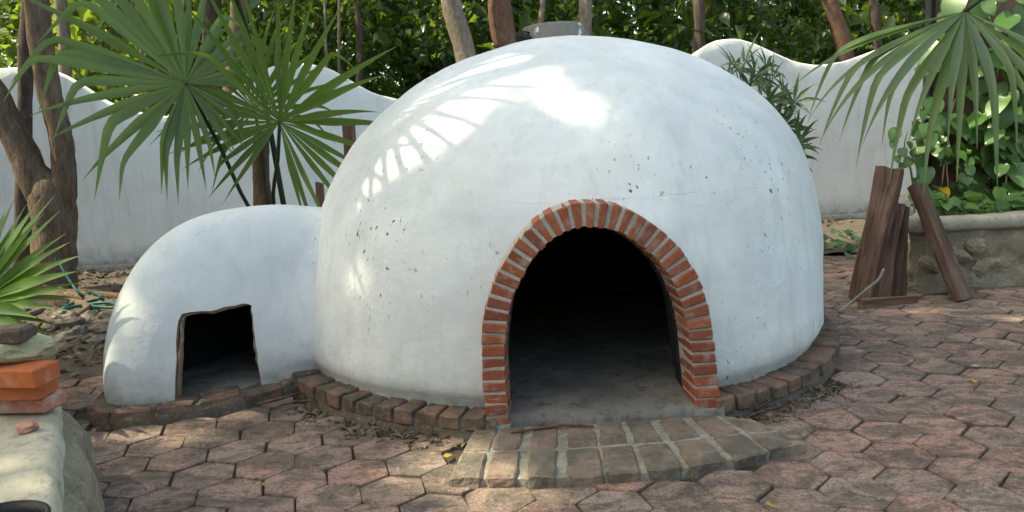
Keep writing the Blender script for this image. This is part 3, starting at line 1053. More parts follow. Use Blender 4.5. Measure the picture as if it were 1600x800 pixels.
# vent collar on the crown
def build_vent():
    cx, cy = .36, 5.62
    zb = 2.05
    V, F = [], []
    NA = 48
    prof = ((.215, 0.), (.212, .12), (.205, .135), (.16, .135), (.155, .02))
    for k in range(NA):
        a = 2 * math.pi * k / NA
        for r, z in prof:
            q = Vector((math.cos(a) * r, math.sin(a) * r, z))
            q += nv(q, 9, 6) * .010
            V.append((cx + q.x, cy + q.y, zb + q.z))
    n = len(prof)
    for k in range(NA):
        for j in range(n - 1):
            F.append((k * n + j, ((k + 1) % NA) * n + j, ((k + 1) % NA) * n + j + 1, k * n + j + 1))
    F.append(tuple(k * n + n - 1 for k in range(NA)))
    t = NT('vent cement with paint')
    c = t.mix(t.ramp(t.noise(t.vec(), 9, 3, .5), [(.60, 0.), (.62, 1.)]), (.22, .20, .175), (.66, .66, .64))
    c = t.mix(t.ramp(t.noise(t.vec(), 30, 4, .6), [(.5, 0.), (.75, .6)]), c, (.12, .11, .10))
    m = t.done(c, .9, t.bump(t.noise(t.vec(), 30, 5), .6, .01))
    v = part('vent_collar', mesh('vent_collar', V, F), m)
    bm = bmesh.new()
    bmesh.ops.create_icosphere(bm, subdivisions=3, radius=1)
    for q in bm.verts:
        q.co = Vector((cx - .215 + q.co.x * .05, cy - .12 + q.co.y * .06, zb + .05 + q.co.z * .05)) + nv(q.co, 2.3, 4) * .03
    part('bitumen_seal', bmesh_to('bitumen_seal', bm), M['black'], v)
build_vent()

# ================================================================== RIGHT SIDE: planter, house wall, timbers
def planter_right():
    front = [(4.15, 8.0), (3.78, 7.2), (3.46, 6.74), (3.31, 6.55), (3.36, 6.47), (3.55, 6.465), (3.9, 6.50), (4.4, 6.55), (5.0, 6.62), (5.8, 6.75), (7.0, 7.0)]
    pts = resample(front, 90)
    root = thing('raised_planter', 'low rubble stone planter with rounded grey cement coping, timbers leaning on it', 'planter', (4.3, 7.0, 0))
    T = Matrix.Translation((-4.3, -7.0, 0))
    def nrm(i):
        a, b = Vector(pts[max(0, i - 1)]), Vector(pts[min(len(pts) - 1, i + 1)])
        d = (b - a).normalized()
        return Vector((d.y, -d.x))                     # towards the paving
    V, F = [], []
    NZ = 14
    for i, p in enumerate(pts):
        nn = nrm(i)
        for j in range(NZ + 1):
            z = -.05 + .58 * j / NZ
            q = Vector((p[0], p[1], z))
            c = noise.voronoi(q * 4.2)[0]
            dpt = .035 * min(1, (c[1] - c[0]) * 2.5) + .02 * nz(q, 7) + .02 * nz(q, 16)
            V.append((p[0] + nn.x * (dpt - .02), p[1] + nn.y * (dpt - .02), z))
    for i in range(len(pts) - 1):
        for j in range(NZ):
            a = i * (NZ + 1) + j
            F.append((a, a + NZ + 1, a + NZ + 2, a + 1))
    me = mesh('wall', V, F, True); me.transform(T)
    wl = link('wall', me, M['stone'], root)
    # field stones bedded proud of the mortar
    for i in range(15):
        k = random.randrange(22, 70); p = pts[k]; nn = nrm(k)
        me = pebble('stone', random.uniform(.06, .13), random.uniform(.05, .09), random.uniform(.045, .09), i, .4)
        o = link('stone', me, M['stone'], wl)
        o.location = Vector((p[0] + nn.x * -.01, p[1] + nn.y * -.01, random.uniform(.06, .45))) - Vector((4.3, 7.0, 0))
        o.rotation_euler = (0, random.uniform(-.5, .5), math.atan2(nn.y, nn.x) + math.pi / 2)
    V, F = [], []
    prof = [(.0, .50), (.045, .505), (.06, .53), (.06, .57), (.045, .60), (.0, .612), (-.14, .612), (-.17, .59), (-.17, .5)]
    for i, p in enumerate(pts):
        nn = nrm(i)
        for e, z in prof:
            q = Vector((p[0] + nn.x * e, p[1] + nn.y * e, z))
            V.append(q + nv(q, 7, 3) * .008)
    n = len(prof)
    for i in range(len(pts) - 1):
        for j in range(n):
            F.append((i * n + j, (i + 1) * n + j, (i + 1) * n + (j + 1) % n, i * n + (j + 1) % n))
    me = mesh('coping', V, F, True); me.transform(T)
    link('coping', me, M['coping2'], root)
    V = [(p[0], p[1], .56) for p in pts] + [(7, 9, .56), (4.3, 9, .56)]
    c = Vector((5, 7.8, .58))
    V.append(c)
    m = len(V) - 1
    F = [(i, (i + 1) % m, m) for i in range(m)]
    me = mesh('soil', V, F); me.transform(T)
    link('soil', me, M['soil'], root)
planter_right()

def house_wall():
    root = thing('house_wall', 'brown rendered house wall overgrown with climbing vine above the stone planter', 'wall', (5.5, 7.95, 0))
    T = Matrix.Translation((-5.5, -7.95, 0))
    def slab(name, x0, x1, y0, y1, z0, z1, mat, seed):
        bm = bmesh.new(); bmesh.ops.create_cube(bm, size=1)
        bmesh.ops.subdivide_edges(bm, edges=bm.edges, cuts=10, use_grid_fill=True)
        for v in bm.verts:
            p = Vector(((x0 + x1) / 2 + v.co.x * (x1 - x0), (y0 + y1) / 2 + v.co.y * (y1 - y0), (z0 + z1) / 2 + v.co.z * (z1 - z0)))
            v.co = p + nv(p, 2.0, seed) * .012
        me = bmesh_to(name, bm); me.transform(T)
        return link(name, me, mat, root)
    slab('wall_panel', 4.13, 9.0, 7.84, 7.92, .2, 4.6, M['brownwall'], 1)
    slab('pilaster', 5.06, 5.6, 7.70, 7.86, .2, 4.6, M['tanpost'], 2)
    me = tube('downpipe', [(4.10, 7.80, .3), (4.095, 7.80, 1.2), (4.09, 7.80, 2.4), (4.085, 7.8, 4.5)], [.045] * 4, 10)
    me.transform(T)
    dp = link('downpipe', me, M['black'], root)
    for z in (1.42, 2.6):
        me = hexa('pipe_clamp', box8(4.093, 7.80, z, .12, .12, .03), .008); me.transform(T)
        link('pipe_clamp', me, M['concrete'], dp)
house_wall()

def beam(name, p0, p1, wd, th, roll, mat, label, cat, group=None, seed=0, rough=1.0, taper=1.0, skew=0.0):
    p0, p1 = Vector(p0), Vector(p1)
    L = (p1 - p0).length
    bm = bmesh.new()
    bmesh.ops.create_cube(bm, size=1)
    bmesh.ops.subdivide_edges(bm, edges=bm.edges, cuts=7, use_grid_fill=True)
    for v in bm.verts:
        s = v.co.z + .5
        k = 1 + (taper - 1) * s
        q = Vector((v.co.x * wd * k, v.co.y * th * k, s * L + skew * v.co.x * s))
        groove = .5 + .5 * noise.noise(Vector((q.x * 34 + seed, q.y * 34, q.z * 1.6 + seed)))
        q.x += rough * (.012 * nz((q.x * 6, q.y * 6, q.z * 2.2), 1, seed) + .004 * nz(q, 26, seed))
        q.y += rough * (.012 * nz((q.x * 6, q.y * 6, q.z * 2.2), 1, seed + 9) - .010 * groove)
        if s > .99 or s < .01:
            q.z += rough * .02 * nz(q, 12, seed + 3)
        v.co = q
    me = bmesh_to(name, bm)
    o = link(name, me, mat, None, label, cat, group)
    d = (p1 - p0).normalized()
    o.rotation_mode = 'QUATERNION'
    o.rotation_quaternion = d.to_track_quat('Z', 'Y') @ Matrix.Rotation(roll, 3, 'Z').to_quaternion()
    o.location = p0
    return o
TG = 'timbers leaning on the stone planter'
beam('timber', (2.80, 6.25, .0), (3.10, 6.44, 1.04), .185, .11, R(8), M['timber'], 'tallest dark split timber leaning against the stone planter end', 'timber', TG, 3, 1.5)
beam('timber', (2.96, 6.24, .0), (3.135, 6.36, .78), .12, .08, R(25), M['timber'], 'thin jagged dark timber wedged behind the tallest leaning timber', 'timber', TG, 14, 2.0, .7)
beam('timber', (3.10, 6.30, .0), (3.18, 6.42, .74), .13, .09, R(-12), M['timber'], 'short upright dark timber standing between two longer leaning ones', 'timber', TG, 27, 1.3, .9)
beam('timber', (3.55, 6.12, .0), (3.325, 6.46, .90), .165, .08, R(2), M['timber'], 'flat dark plank leaning alone across the planter coping', 'timber', TG, 41, .9)
beam('wood_offcut', G(1345, 477, .03), G(1432, 466, .03), .05, .10, R(5), M['splinter'], 'flat split wood offcut lying at the foot of the leaning timbers', 'wood offcut', None, 55, 1.0, .6)
o = link('twig', tube('twig', [G(1310, 488, .01), G(1330, 473, .08), G(1355, 452, .20), G(1372, 437, .28), G(1381, 420, .36)], [.012, .013, .011, .010, .006], 7, .25), M['twig'], None, 'pale dry bent twig propped against the dark timbers', 'twig')
beam('log', (A(541, 235, 7.15).x, 7.15, .0), A(544, 188, 7.2), .10, .08, R(15), M['splinter'], 'reddish log end rising behind the left shoulder of the dome', 'log', 'logs behind the firebox', 61, 1.4)
beam('log', (A(499, 325, 6.9).x, 6.9, .0), A(500, 288, 6.95), .075, .07, R(35), M['splinter'], 'jagged broken log standing in the notch between firebox and dome', 'log', 'logs behind the firebox', 71, 2.2, .8)

# ================================================================== LEFT FOREGROUND: planter, brick stack, pot
def planter_left():
    root = thing('foreground_planter', 'pale cement-topped stone planter holding stacked orange bricks', 'planter', (-2.2, 2.4, 0))
    T = Matrix.Translation((2.2, -2.4, 0))
    edge = [(-4.6, 3.95), (-3.6, 3.80), (-2.75, 3.66), (-2.28, 3.52), (-1.98, 3.28), (-1.80, 2.99), (-1.66, 2.76), (-1.565, 2.56), (-1.43, 2.32), (-1.30, 2.08), (-1.2, 1.8), (-1.15, 1.3), (-1.15, .7)]
    pts = resample(edge, 110)
    cen2 = Vector((-3.2, 1.6))
    prof = [(.09, -.05), (.085, .12), (.07, .26), (.04, .38), (.0, .43), (-.004, .46), (-.012, .485), (-.035, .498), (-.08, .503), (-.30, .505)]
    V, F = [], []
    for i, p in enumerate(pts):
        a, b = Vector(pts[max(0, i - 1)]), Vector(pts[min(len(pts) - 1, i + 1)])
        d = (b - a).normalized(); nn = Vector((-d.y, d.x))
        if nn.dot(Vector(p) - cen2) < 0: nn = -nn
        for j, (e, z) in enumerate(prof):
            q = Vector((p[0] + nn.x * e, p[1] + nn.y * e, z))
            amp = .05 if j < 4 else .010
            c = nz(q, 5, 2) + .6 * nz(q, 13, 4)
            V.append((q.x + nn.x * amp * c, q.y + nn.y * amp * c, q.z + (.006 * nz(q, 6) if j > 4 else .02 * nz(q, 8))))
    n = len(prof)
    for i in range(len(pts) - 1):
        for j in range(n - 1):
            F.append((i * n + j, i * n + j + 1, (i + 1) * n + j + 1, (i + 1) * n + j))
    me = mesh('wall', V, F, True)
    me.materials.append(M['coping']); me.materials.append(M['stone'])
    for k, p in enumerate(me.polygons):
        p.material_index = 1 if (k % (n - 1)) < 4 else 0
    bm = bmesh.new(); bm.from_mesh(me); bmesh.ops.recalc_face_normals(bm, faces=bm.faces); bm.to_mesh(me); bm.free()
    me.transform(T)
    link('wall', me, None, root)
    inner = [V[i * n + n - 1] for i in range(len(pts))]
    nx = 14
    V2, F2 = [], []
    for q in inner:
        for k in range(nx + 1):
            t = k / nx
            x, y = q[0] + (-5.2 - q[0]) * t, q[1] + (.8 - q[1]) * t * .3
            V2.append((x, y, .505 + .006 * nz((x, y, 0), 5) + .004 * nz((x, y, 0), 14) - (.0 if k else 0.)))
    for i in range(len(inner) - 1):
        for k in range(nx):
            F2.append((i * (nx + 1) + k, i * (nx + 1) + k + 1, (i + 1) * (nx + 1) + k + 1, (i + 1) * (nx + 1) + k))
    me = mesh('coping', V2, F2, True); me.transform(T)
    link('coping', me, M['coping'], root)
planter_left()
def loose_brick(name, px, z, L, W, H_, rz, mat, label, group=None, tilt=0.0, bev=.006, seed=1):
    """px: sight line to the right front lower corner"""
    random.seed(seed)
    c = G(px[0], px[1], z)
    me = hexa(name, box8(-L / 2, W / 2, H_ / 2, L, W, H_), bev, .004)
    o = link(name, me, mat, None, label, 'brick' if 'brick' in name else 'stone', group)
    o.location = (c.x, c.y, z)
    o.rotation_euler = (0, tilt, rz)
    return o
BG = 'bricks stacked on the planter'
loose_brick('brick', (70, 648), .512, .27, .135, .062, R(-8), M['pinkbrick'], 'chalky pink brick at the bottom of the orange brick stack', BG, 0, .008, 2)
loose_brick('brick', (60, 628), .576, .27, .13, .066, R(-4), M['pinkbrick2'] if 'pinkbrick2' in M else M['freshbrick'], 'orange brick with pale dusty top, second from bottom of the stack', BG, 0, .006, 5)
loose_brick('brick', (56, 607), .644, .27, .13, .07, R(-10), M['freshbrick'], 'bright orange brick topmost of the stack beneath the yellowish stone', BG, 0, .005, 8)
st = link('stone', pebble('stone', .16, .11, .055, 3, .3, 3), M['palestone'], None, 'yellowish angular stone lying on the orange brick stack', 'stone')
st.location = G(5, 568, .715) + Vector((0, .06, .045)); st.rotation_euler = (0, .12, .2)
ob = loose_brick('brick', (22, 545), .79, .24, .12, .06, R(5), M['ringbrick'], 'worn dark red brick on top of the yellowish stone', None, 0, .012, 12)
ob.location.y += .06
sh = link('brick_shard', pebble('brick_shard', .038, .03, .022, 9, .5), M['pinkbrick'], None, 'small broken brick shard on the cement planter edge', 'brick shard')
sh.location = G(43, 668, .52)
def pot():
    c = G(-12, 818, .72)
    root = thing('flower_pot', 'dark plastic flower pot rim on the pale planter corner', 'flower pot', (c.x, c.y, .505))
    V, F = [], []
    prof = [(.075, 0.), (.098, .19), (.108, .195), (.110, .215), (.100, .218), (.095, .19), (.09, .16)]
    NA = 36
    for k in range(NA):
        a = 2 * math.pi * k / NA
        for r, z in prof:
            V.append((r * math.cos(a), r * math.sin(a), z))
    n = len(prof)
    for k in range(NA):
        for j in range(n - 1):
            F.append((k * n + j, ((k + 1) % NA) * n + j, ((k + 1) % NA) * n + j + 1, k * n + j + 1))
    link('pot_body', mesh('pot_body', V, F, True), M['black'], root)
    V = [(.092 * math.cos(2 * math.pi * k / 20), .092 * math.sin(2 * math.pi * k / 20), .172) for k in range(20)] + [(0, 0, .18)]
    link('potting_soil', mesh('potting_soil', V, [(k, (k + 1) % 20, 20) for k in range(20)]), M['joint'], root)
pot()

# ================================================================== PLANTS
# ---------------- leaves
def heart_mesh(seed, asp=1.0):
    rnd = random.Random(seed)
    half = [(.0, .06), (.16, .01), (.31, .10), (.39, .28), (.38, .50), (.29, .73), (.13, .92), (.0, 1.06)]
    V, F = [], []
    mid = []
    for k, (x, y) in enumerate(half):
        mid.append(len(V)); V.append((0, max(.06, y), -.015 - .10 * (y ** 2) * .6))
    lft, rgt = [], []
    for s, arr in ((-1, lft), (1, rgt)):
        for x, y in half:
            arr.append(len(V))
            V.append((s * x * asp, y, .42 * x - .75 * x * x * rnd.uniform(.6, 1.6) - .16 * y * y + .03 * math.sin(y * 17 + s) * x + rnd.uniform(-.02, .02)))
    for k in range(len(half) - 1):
        F.append((mid[k], lft[k], lft[k + 1], mid[k + 1]))
        F.append((mid[k], mid[k + 1], rgt[k + 1], rgt[k]))
    me = mesh('leaf', V, F, True)
    return me
HEART = [heart_mesh(i, random.uniform(.85, 1.1)) for i in range(6)]
for me in HEART:
    me.materials.append(M['vine'])
HEART_Y = heart_mesh(77); HEART_Y.materials.append(M['vineyellow'])
def put_leaf(root, p, size, face, droop, spin, me=None):
    """leaf tip hangs down; face: horizontal direction the upper side looks to"""
    o = link('leaf', me or random.choice(HEART), None, root)
    f = Vector(face).normalized()
    tip = Vector((spin, 0, -1)) + f * droop
    y = tip.normalized()
    z = (f + Vector((0, 0, .55))).normalized()
    z = (z - y * z.dot(y)).normalized()
    x = y.cross(z)
    mt = Matrix((x, y, z)).transposed().to_4x4()
    o.matrix_local = Matrix.Translation(Vector(p) - root.location) @ mt @ Matrix.Scale(size, 4)
    return o
def vine_wall():
    root = thing('climbing_vine', 'dense heart-leaved vine climbing the brown wall above the planter', 'vine', (4.6, 7.75, .56))
    random.seed(5)
    for k in range(9):
        x = 4.2 + k * .16 + random.uniform(-.05, .05)
        pts = [(x + random.uniform(-.1, .1) * j * .5, 7.78 - (.05 if x > 4.9 else 0) - random.uniform(0, .05) - (.09 if x > 4.9 else 0), .58 + j * .42) for j in range(6)]
        me = tube('stem', pts, [.012, .011, .010, .008, .007, .005], 6, .2)
        me.transform(Matrix.Translation(-root.location))
        link('stem', me, M['darkbark'], root)
    n = 0
    while n < 270:
        u, v = random.uniform(1436, 1680), 335 - 345 * random.random() ** 1.15
        dens = .95 if v > 180 else .60
        if u < 1475 and v < 170: dens *= .5
        if 1450 < u < 1500 and 255 < v < 300: dens *= .45
        if random.random() > dens: continue
        y = random.uniform(7.42, 7.74) - (.14 if u > 1560 else 0)
        size = random.choice((.11, .15, .18, .22, .26)) * random.uniform(.9, 1.1) * (1.1 if u > 1520 else .9)
        put_leaf(root, A(u, v, y) + Vector((0, 0, size * .5)), size, (random.uniform(-1.1, .9), -1, random.uniform(-.3, .9)), random.uniform(.1, 1.2), random.uniform(-1.1, 1.1))
        n += 1
    put_leaf(root, A(1473, 305, 7.5) + Vector((0, 0, .08)), .14, (-.3, -1, 0), .2, .15, HEART_Y)['label'] = 'yellowed leaf'
vine_wall()
def vine_small():
    root = thing('climbing_vine', 'slender vine with few round leaves on the white wall beside the black pipe', 'vine', (3.9, 7.6, 0))
    pts = [A(1432, 345, 7.6), A(1428, 300, 7.62), A(1422, 262, 7.65), A(1413, 230, 7.7), A(1418, 205, 7.72)]
    me = tube('stem', pts, [.014, .012, .010, .008, .005], 6, .2); me.transform(Matrix.Translation(-root.location))
    link('stem', me, M['stem'], root)
    random.seed(9)
    for u, v, s in ((1402, 213, .15), (1428, 214, .13), (1408, 240, .11), (1430, 243, .12), (1424, 256, .12), (1400, 250, .09), (1412, 262, .09), (1429, 285, .10), (1420, 228, .09), (1434, 322, .12), (1395, 225, .09)):
        put_leaf(root, A(u, v, 7.6) + Vector((0, 0, s * .5)), s, (random.uniform(-.9, .5), -1, 0), random.uniform(.3, .9), random.uniform(-.9, .9))
vine_small()
def ground_cover():
    random.seed(21)
    specs = [(1428, 1468, 'small green ground cover between the planter coping and the alone leaning plank'), (1468, 1540, 'low green leafy ground cover spilling at the coping below the brown wall'), (1540, 1640, 'thick low leaves under the vine along the planter coping')]
    for u0, u1, lab in specs:
        c = A((u0 + u1) / 2, 335, 6.95)
        root = thing('ground_cover_plant', lab, 'plant', (c.x, 6.95, .57))
        for k in range(int((u1 - u0) * .42)):
            u = random.uniform(u0, u1); y = random.uniform(6.66, 7.3)
            p = A(u, 330, y); p.z = .60 + random.uniform(.0, .14)
            s = random.uniform(.10, .17)
            put_leaf(root, p, s, (random.uniform(-1, 1), -1, random.uniform(.3, 1.2)), random.uniform(.8, 2.2), random.uniform(-1.5, 1.5))
ground_cover()
def bed_plants():
    random.seed(33)
    for (u, v, n, lab) in ((1300, 372, 30, 'low green weeds at the foot of the white wall beside the dome'), (1327, 385, 26, 'low green weeds in the bed behind the tallest leaning timber')):
        c = G(u, v + 12)
        root = thing('weed', lab, 'plant', (c.x, c.y, 0))
        for k in range(n):
            p = c + Vector((random.gauss(0, .22), random.gauss(0, .22), random.uniform(.03, .20)))
            put_leaf(root, p, random.uniform(.06, .12), (random.uniform(-1, 1), -1, random.uniform(.4, 1.4)), random.uniform(.6, 2.0), random.uniform(-1.4, 1.4))
bed_plants()
c = G(3, 636, .52)
root = thing('seedling', 'tiny bright green seedling on the pale cement planter top', 'plant', (c.x, c.y, .505))
for k in range(9):
    put_leaf(root, c + Vector((random.gauss(-.02, .02), random.gauss(0, .015), random.uniform(.005, .05))), random.uniform(.02, .035), (random.uniform(-1, 1), -1, 1), 1.4, random.uniform(-1.5, 1.5))

# ---------------- fan palms
def blade_mesh(hub, d, nrm, L, w0, grav, bend_t, bend, steps=16, fuse=.38, twist=0.0):
    d = d.normalized()
    V, F, T = [], [], []
    pos = hub.copy()
    ds = L / steps
    up = nrm.copy()
    for i in range(steps + 1):
        t = i / steps
        side = up.cross(d).normalized()
        up = d.cross(side).normalized()
        if t < fuse:
            wd = w0 * (t / fuse) ** .9
        else:
            s = (t - fuse) / (1 - fuse)
            wd = w0 * (1 - s ** 1.25) * (1 - .12 * s)
        wd = max(wd, .0012)
        fold = .55 * wd * (1 - .35 * t)
        V += [pos - side * wd + up * fold, pos.copy(), pos + side * wd + up * fold]
        if i:
            o = (i - 1) * 3
            F += [(o, o + 1, o + 4, o + 3), (o + 1, o + 2, o + 5, o + 4)]
        g = grav * t * t + bend * math.exp(-((t - bend_t) / .06) ** 2)
        d = (d + Vector((0, 0, -1)) * g / steps * 3).normalized()
        pos = pos + d * ds
    return V, F
def frond(root, hub, out, nrm, L, nb, spread, mat, petiole=None, prad=.016, grav=.25, bendp=.35, seed=0, wscale=1.0, th0=0.0, dish=.18, lfun=None, bend=(.9, 2.2), fuse=.38):
    rnd = random.Random(seed)
    hub, out, nrm = Vector(hub), Vector(out).normalized(), Vector(nrm).normalized()
    nrm = (nrm - out * nrm.dot(out)).normalized()
    side = out.cross(nrm)
    # heart of the leaf with the stalk
    if petiole:
        me = tube('frond', [Vector(p) for p in petiole] + [hub], [prad * 1.5] + [prad] * (len(petiole) - 1) + [prad * .8], 8)
    else:
        me = tube('frond', [hub - out * .15, hub - out * .07, hub], [prad] * 3, 8)
    me.transform(Matrix.Translation(-root.location))
    fr = link('frond', me, M['petiole'], root)
    for k in range(nb):
        th = th0 + (k / (nb - 1) - .5) * spread + rnd.gauss(0, .022)
        d = out * math.cos(th) + side * math.sin(th) + nrm * (dish * abs(math.sin(th * .5)) + rnd.gauss(0, .06))
        LL = L * (.78 + .22 * math.cos(th * .62)) * rnd.uniform(.86, 1.05)
        if lfun: LL *= lfun(th)
        w0 = wscale * LL * fuse * math.tan(spread / (nb - 1) / 2) * 1.10
        has = rnd.random() < bendp
        V, F = blade_mesh(hub, d, nrm, LL, w0, grav * rnd.uniform(.7, 1.35), rnd.uniform(.58, .8), rnd.uniform(*bend) if has else 0., 18 if LL > .6 else 14, fuse)
        me = mesh('blade', V, F, True)
        ns_ = len(V) // 3
        at = me.attributes.new('tip', 'FLOAT', 'POINT')
        dry = rnd.uniform(0, .10) if rnd.random() < .6 else 0
        at.data.foreach_set('value', np.repeat(np.clip((np.arange(ns_) / (ns_ - 1) - 1 + dry) / .06, 0, 1), 3).astype(np.float32))
        me.transform(Matrix.Translation(-root.location))
        link('blade', me, mat, fr)
    return fr

def palm_left():
    root = thing('fan_palm', 'fan palm with large drooping green fronds growing behind the low firebox', 'palm', (-1.98, 6.85, 0))
    me = tube('trunk', [A(413, 370, 6.95) * 1.0, A(411, 325, 6.95), A(409, 280, 6.95), A(408, 235, 6.95), A(409, 205, 6.95)], [.085, .08, .075, .075, .06], 12, .22)
    for v in me.vertices:
        pass
    me.transform(Matrix.Translation(-root.location)); link('trunk', me, M['fibre'], root)
    me = tube('trunk_base', [(A(413, 370, 6.95).x, 6.95, -.05), A(413, 366, 6.95)], [.10, .085], 12, .2); me.transform(Matrix.Translation(-root.location)); link('trunk_base', me, M['fibre'], root)
    h1 = A(290, 130, 6.3)
    frond(root, h1, (-.62, -.42, .40), (.22, -.80, .48), 1.42, 38, R(325), M['palm'], [(-1.98, 6.9, .55), A(388, 322, 6.75), A(345, 232, 6.5)], .017, .18, .62, 3, .92, R(-8), .10,
          lambda t: .62 + .38 * (.5 + .5 * math.cos(t - .1)), (3.5, 7.), .44)
    h2 = A(437, 190, 6.35)
    frond(root, h2, (.20, -.30, .85), (-.18, -.90, .30), 1.26, 32, R(310), M['palm'], [(-1.9, 6.88, .5), A(428, 322, 6.7), A(434, 250, 6.5)], .016, .16, .35, 8, .72, 0, .16, None, (2., 5.), .42)
    h3 = A(398, 170, 6.75)
    frond(root, h3, (-.25, -.12, .95), (-.10, -.93, .10), 1.0, 22, R(250), M['palm'], [(-1.95, 6.92, .6), A(421, 322, 6.85), A(409, 240, 6.85)], .015, .22, .4, 15, .62, 0, .2)
    # extra fronds added above the view, turned sunward to throw streaks on the dome
    a_, b_ = dome_hit(612, 178), dome_hit(740, 250)
    for k, (q, dist, sp) in enumerate(((a_, 2.35, 0), (dome_hit(535, 300) + Vector((-.35, .25, .45)), 2.3, 5))):
        hub = q + SUN * dist
        outv = (b_ - a_) - SUN * (b_ - a_).dot(SUN)
        frond(root, hub, outv, SUN + Vector((0, 0, .1)), 1.2, 19, R(230), M['palm'], [(-1.95, 6.9, .8), (-2.05, 6.75, 2.2), Vector((-2.1, 6.4, 3.1)).lerp(hub, .2), Vector((-2.1, 6.2, 3.5)).lerp(hub, .65)], .016, .12, .2, 31 + k, .50, R(-25 + 40 * k), .05)
palm_left()
def palm_right():
    root = thing('fan_palm', 'drooping fan palm frond hanging over the timbers beside the brown wall', 'palm', (6.2, 5.6, 0))
    h = A(1508, 18, 5.0)
    frond(root, h, (-.80, -.28, -.36), (-.30, -.58, .75), 1.36, 22, R(96), M['palm'], [(6.2, 5.6, 0), (5.6, 5.5, 1.6), (4.2, 5.2, 2.5), (3.4, 5.05, 2.42)], .016, .75, .6, 21, 1.05, R(-26), .0, None, (2., 4.5), .46)
palm_right()
def palm_front():
    root = thing('fan_palm', 'young bright green fan palm with stiff pointed blades behind the brick stack', 'palm', (-3.3, 4.6, 0))
    h = A(-38, 475, 4.35)
    frond(root, h, (.80, -.22, .25), (-.30, -.72, .55), .74, 32, R(250), M['palmy'], [(-3.3, 4.6, 0), (-3.25, 4.5, .4)], .012, .12, .0, 41, 1.35, R(4), .15, None, (.9, 2.2), .5)
    h2 = A(-75, 500, 4.6)
    frond(root, h2, (.75, -.25, -.1), (-.2, -.5, .85), .74, 24, R(190), M['palmy'], [(-3.32, 4.62, 0), (-3.3, 4.6, .4)], .012, .35, .0, 43, 1.35, R(20), .15, None, (.9, 2.2), .5)
palm_front()

def lady_palm():
    root = thing('lady_palm', 'clump of lady palm with narrow finger leaves behind the right side of the dome', 'palm', (2.6, 8.4, 0))
    random.seed(17)
    tips = [(1150, 108), (1163, 100), (1180, 118), (1197, 105), (1172, 135), (1190, 140), (1207, 125), (1222, 150), (1200, 160), (1215, 172), (1232, 182), (1240, 160), (1225, 198), (1243, 205), (1248, 225), (1235, 232), (1210, 200), (1190, 178), (1140, 128), (1160, 150), (1240, 245)]
    for k, (u, v) in enumerate(tips):
        y = random.uniform(8.1, 8.7)
        tip = A(u, v, y)
        base = Vector((2.6 + random.uniform(-.25, .35), 8.4 + random.uniform(-.2, .2), 0))
        midp = base.lerp(tip, .6) + Vector((random.uniform(-.05, .05), 0, .15))
        me = tube('stem', [base, midp, tip], [.010, .008, .005], 6); me.transform(Matrix.Translation(-root.location))
        link('stem', me, M['stem'], root)
        V, F = [], []
        nb = random.randint(7, 10)
        a0 = random.uniform(0, 6.28)
        axis = (Vector((random.gauss(0, .5), random.gauss(-.5, .4), random.uniform(.2, .9)))).normalized()
        s1 = axis.orthogonal().normalized(); s2 = axis.cross(s1)
        for b in range(nb):
            th = a0 + b / nb * R(330)
            d = (s1 * math.cos(th) + s2 * math.sin(th)) + axis * .35
            v_, f_ = blade_mesh(tip, d, axis, random.uniform(.24, .36), .024, random.uniform(.3, .9), .6, 0., 8, .4)
            o = len(V)
            V += v_; F += [tuple(i + o for i in f) for f in f_]
        me = mesh('leaf', V, F, True); me.transform(Matrix.Translation(-root.location))
        link('leaf', me, M['rhapis'], root)
lady_palm()

# ---------------- trees
sunv = np.array(SUN)
LIT = []                       # chosen sun patches; crown leaves on their sun lines are cut away: (point, radius)
for u, v, r in ((508, 400, .22), (520, 350, .24), (535, 310, .26), (545, 400, .2), (560, 265, .26), (570, 340, .22), (600, 300, .22), (600, 225, .24), (640, 190, .24), (650, 250, .2), (690, 150, .22), (700, 200, .2), (735, 118, .12), (790, 92, .15), (835, 98, .16), (870, 115, .13), (900, 140, .13), (925, 168, .12), (945, 190, .11), (680, 215, .10), (715, 245, .08), (765, 150, .07), (800, 175, .07), (830, 205, .06)):
    p = dome_hit(u, v)
    if p is not None:
        LIT.append((p, r))
for u, v, r in ((735, 692, .13), (715, 725, .10), (860, 768, .16), (780, 775, .12), (1400, 500, .13), (1335, 484, .14), (1445, 505, .12), (1475, 482, .10), (1500, 560, .06), (560, 690, .06), (590, 745, .07), (520, 680, .05), (420, 760, .06), (640, 775, .08), (1560, 590, .08), (1180, 790, .07), (330, 690, .05), (250, 740, .05), (1590, 500, .10)):
    LIT.append((G(u, v), r * 1.5 + .03))
for u, v, r in ((40, 770, .16), (20, 720, .10), (60, 640, .10), (20, 600, .16)):
    LIT.append((G(u, v, .5), r))
LIT.append((Vector((-2.7, 4.2, .9)), .45))
LIT.append((A(1345, 420, 6.3), .10))
LIT.append((G(120, 515), .25)); LIT.append((G(90, 545), .2))
LIT.append((A(330, 60, 6.3), .35)); LIT.append((A(420, 40, 6.4), .3)); LIT.append((A(470, 190, 6.3), .25))
LIT.append((A(1380, 60, 5.0), .3))
LIT.append((A(1540, 235, 7.6), .22)); LIT.append((A(1590, 290, 7.5), .18)); LIT.append((A(1465, 240, 7.6), .12))
def open_gaps(P, keep=.04):
    ok = np.ones(len(P), bool)
    for c, r in LIT:
        w_ = np.array(c)[None] - P
        al = w_ @ sunv
        dd = np.linalg.norm(w_ - al[:, None] * sunv[None], axis=1)
        ok &= ~((dd < r + .07) & (al < 0) & (rng.random(len(P)) > keep))
    return ok
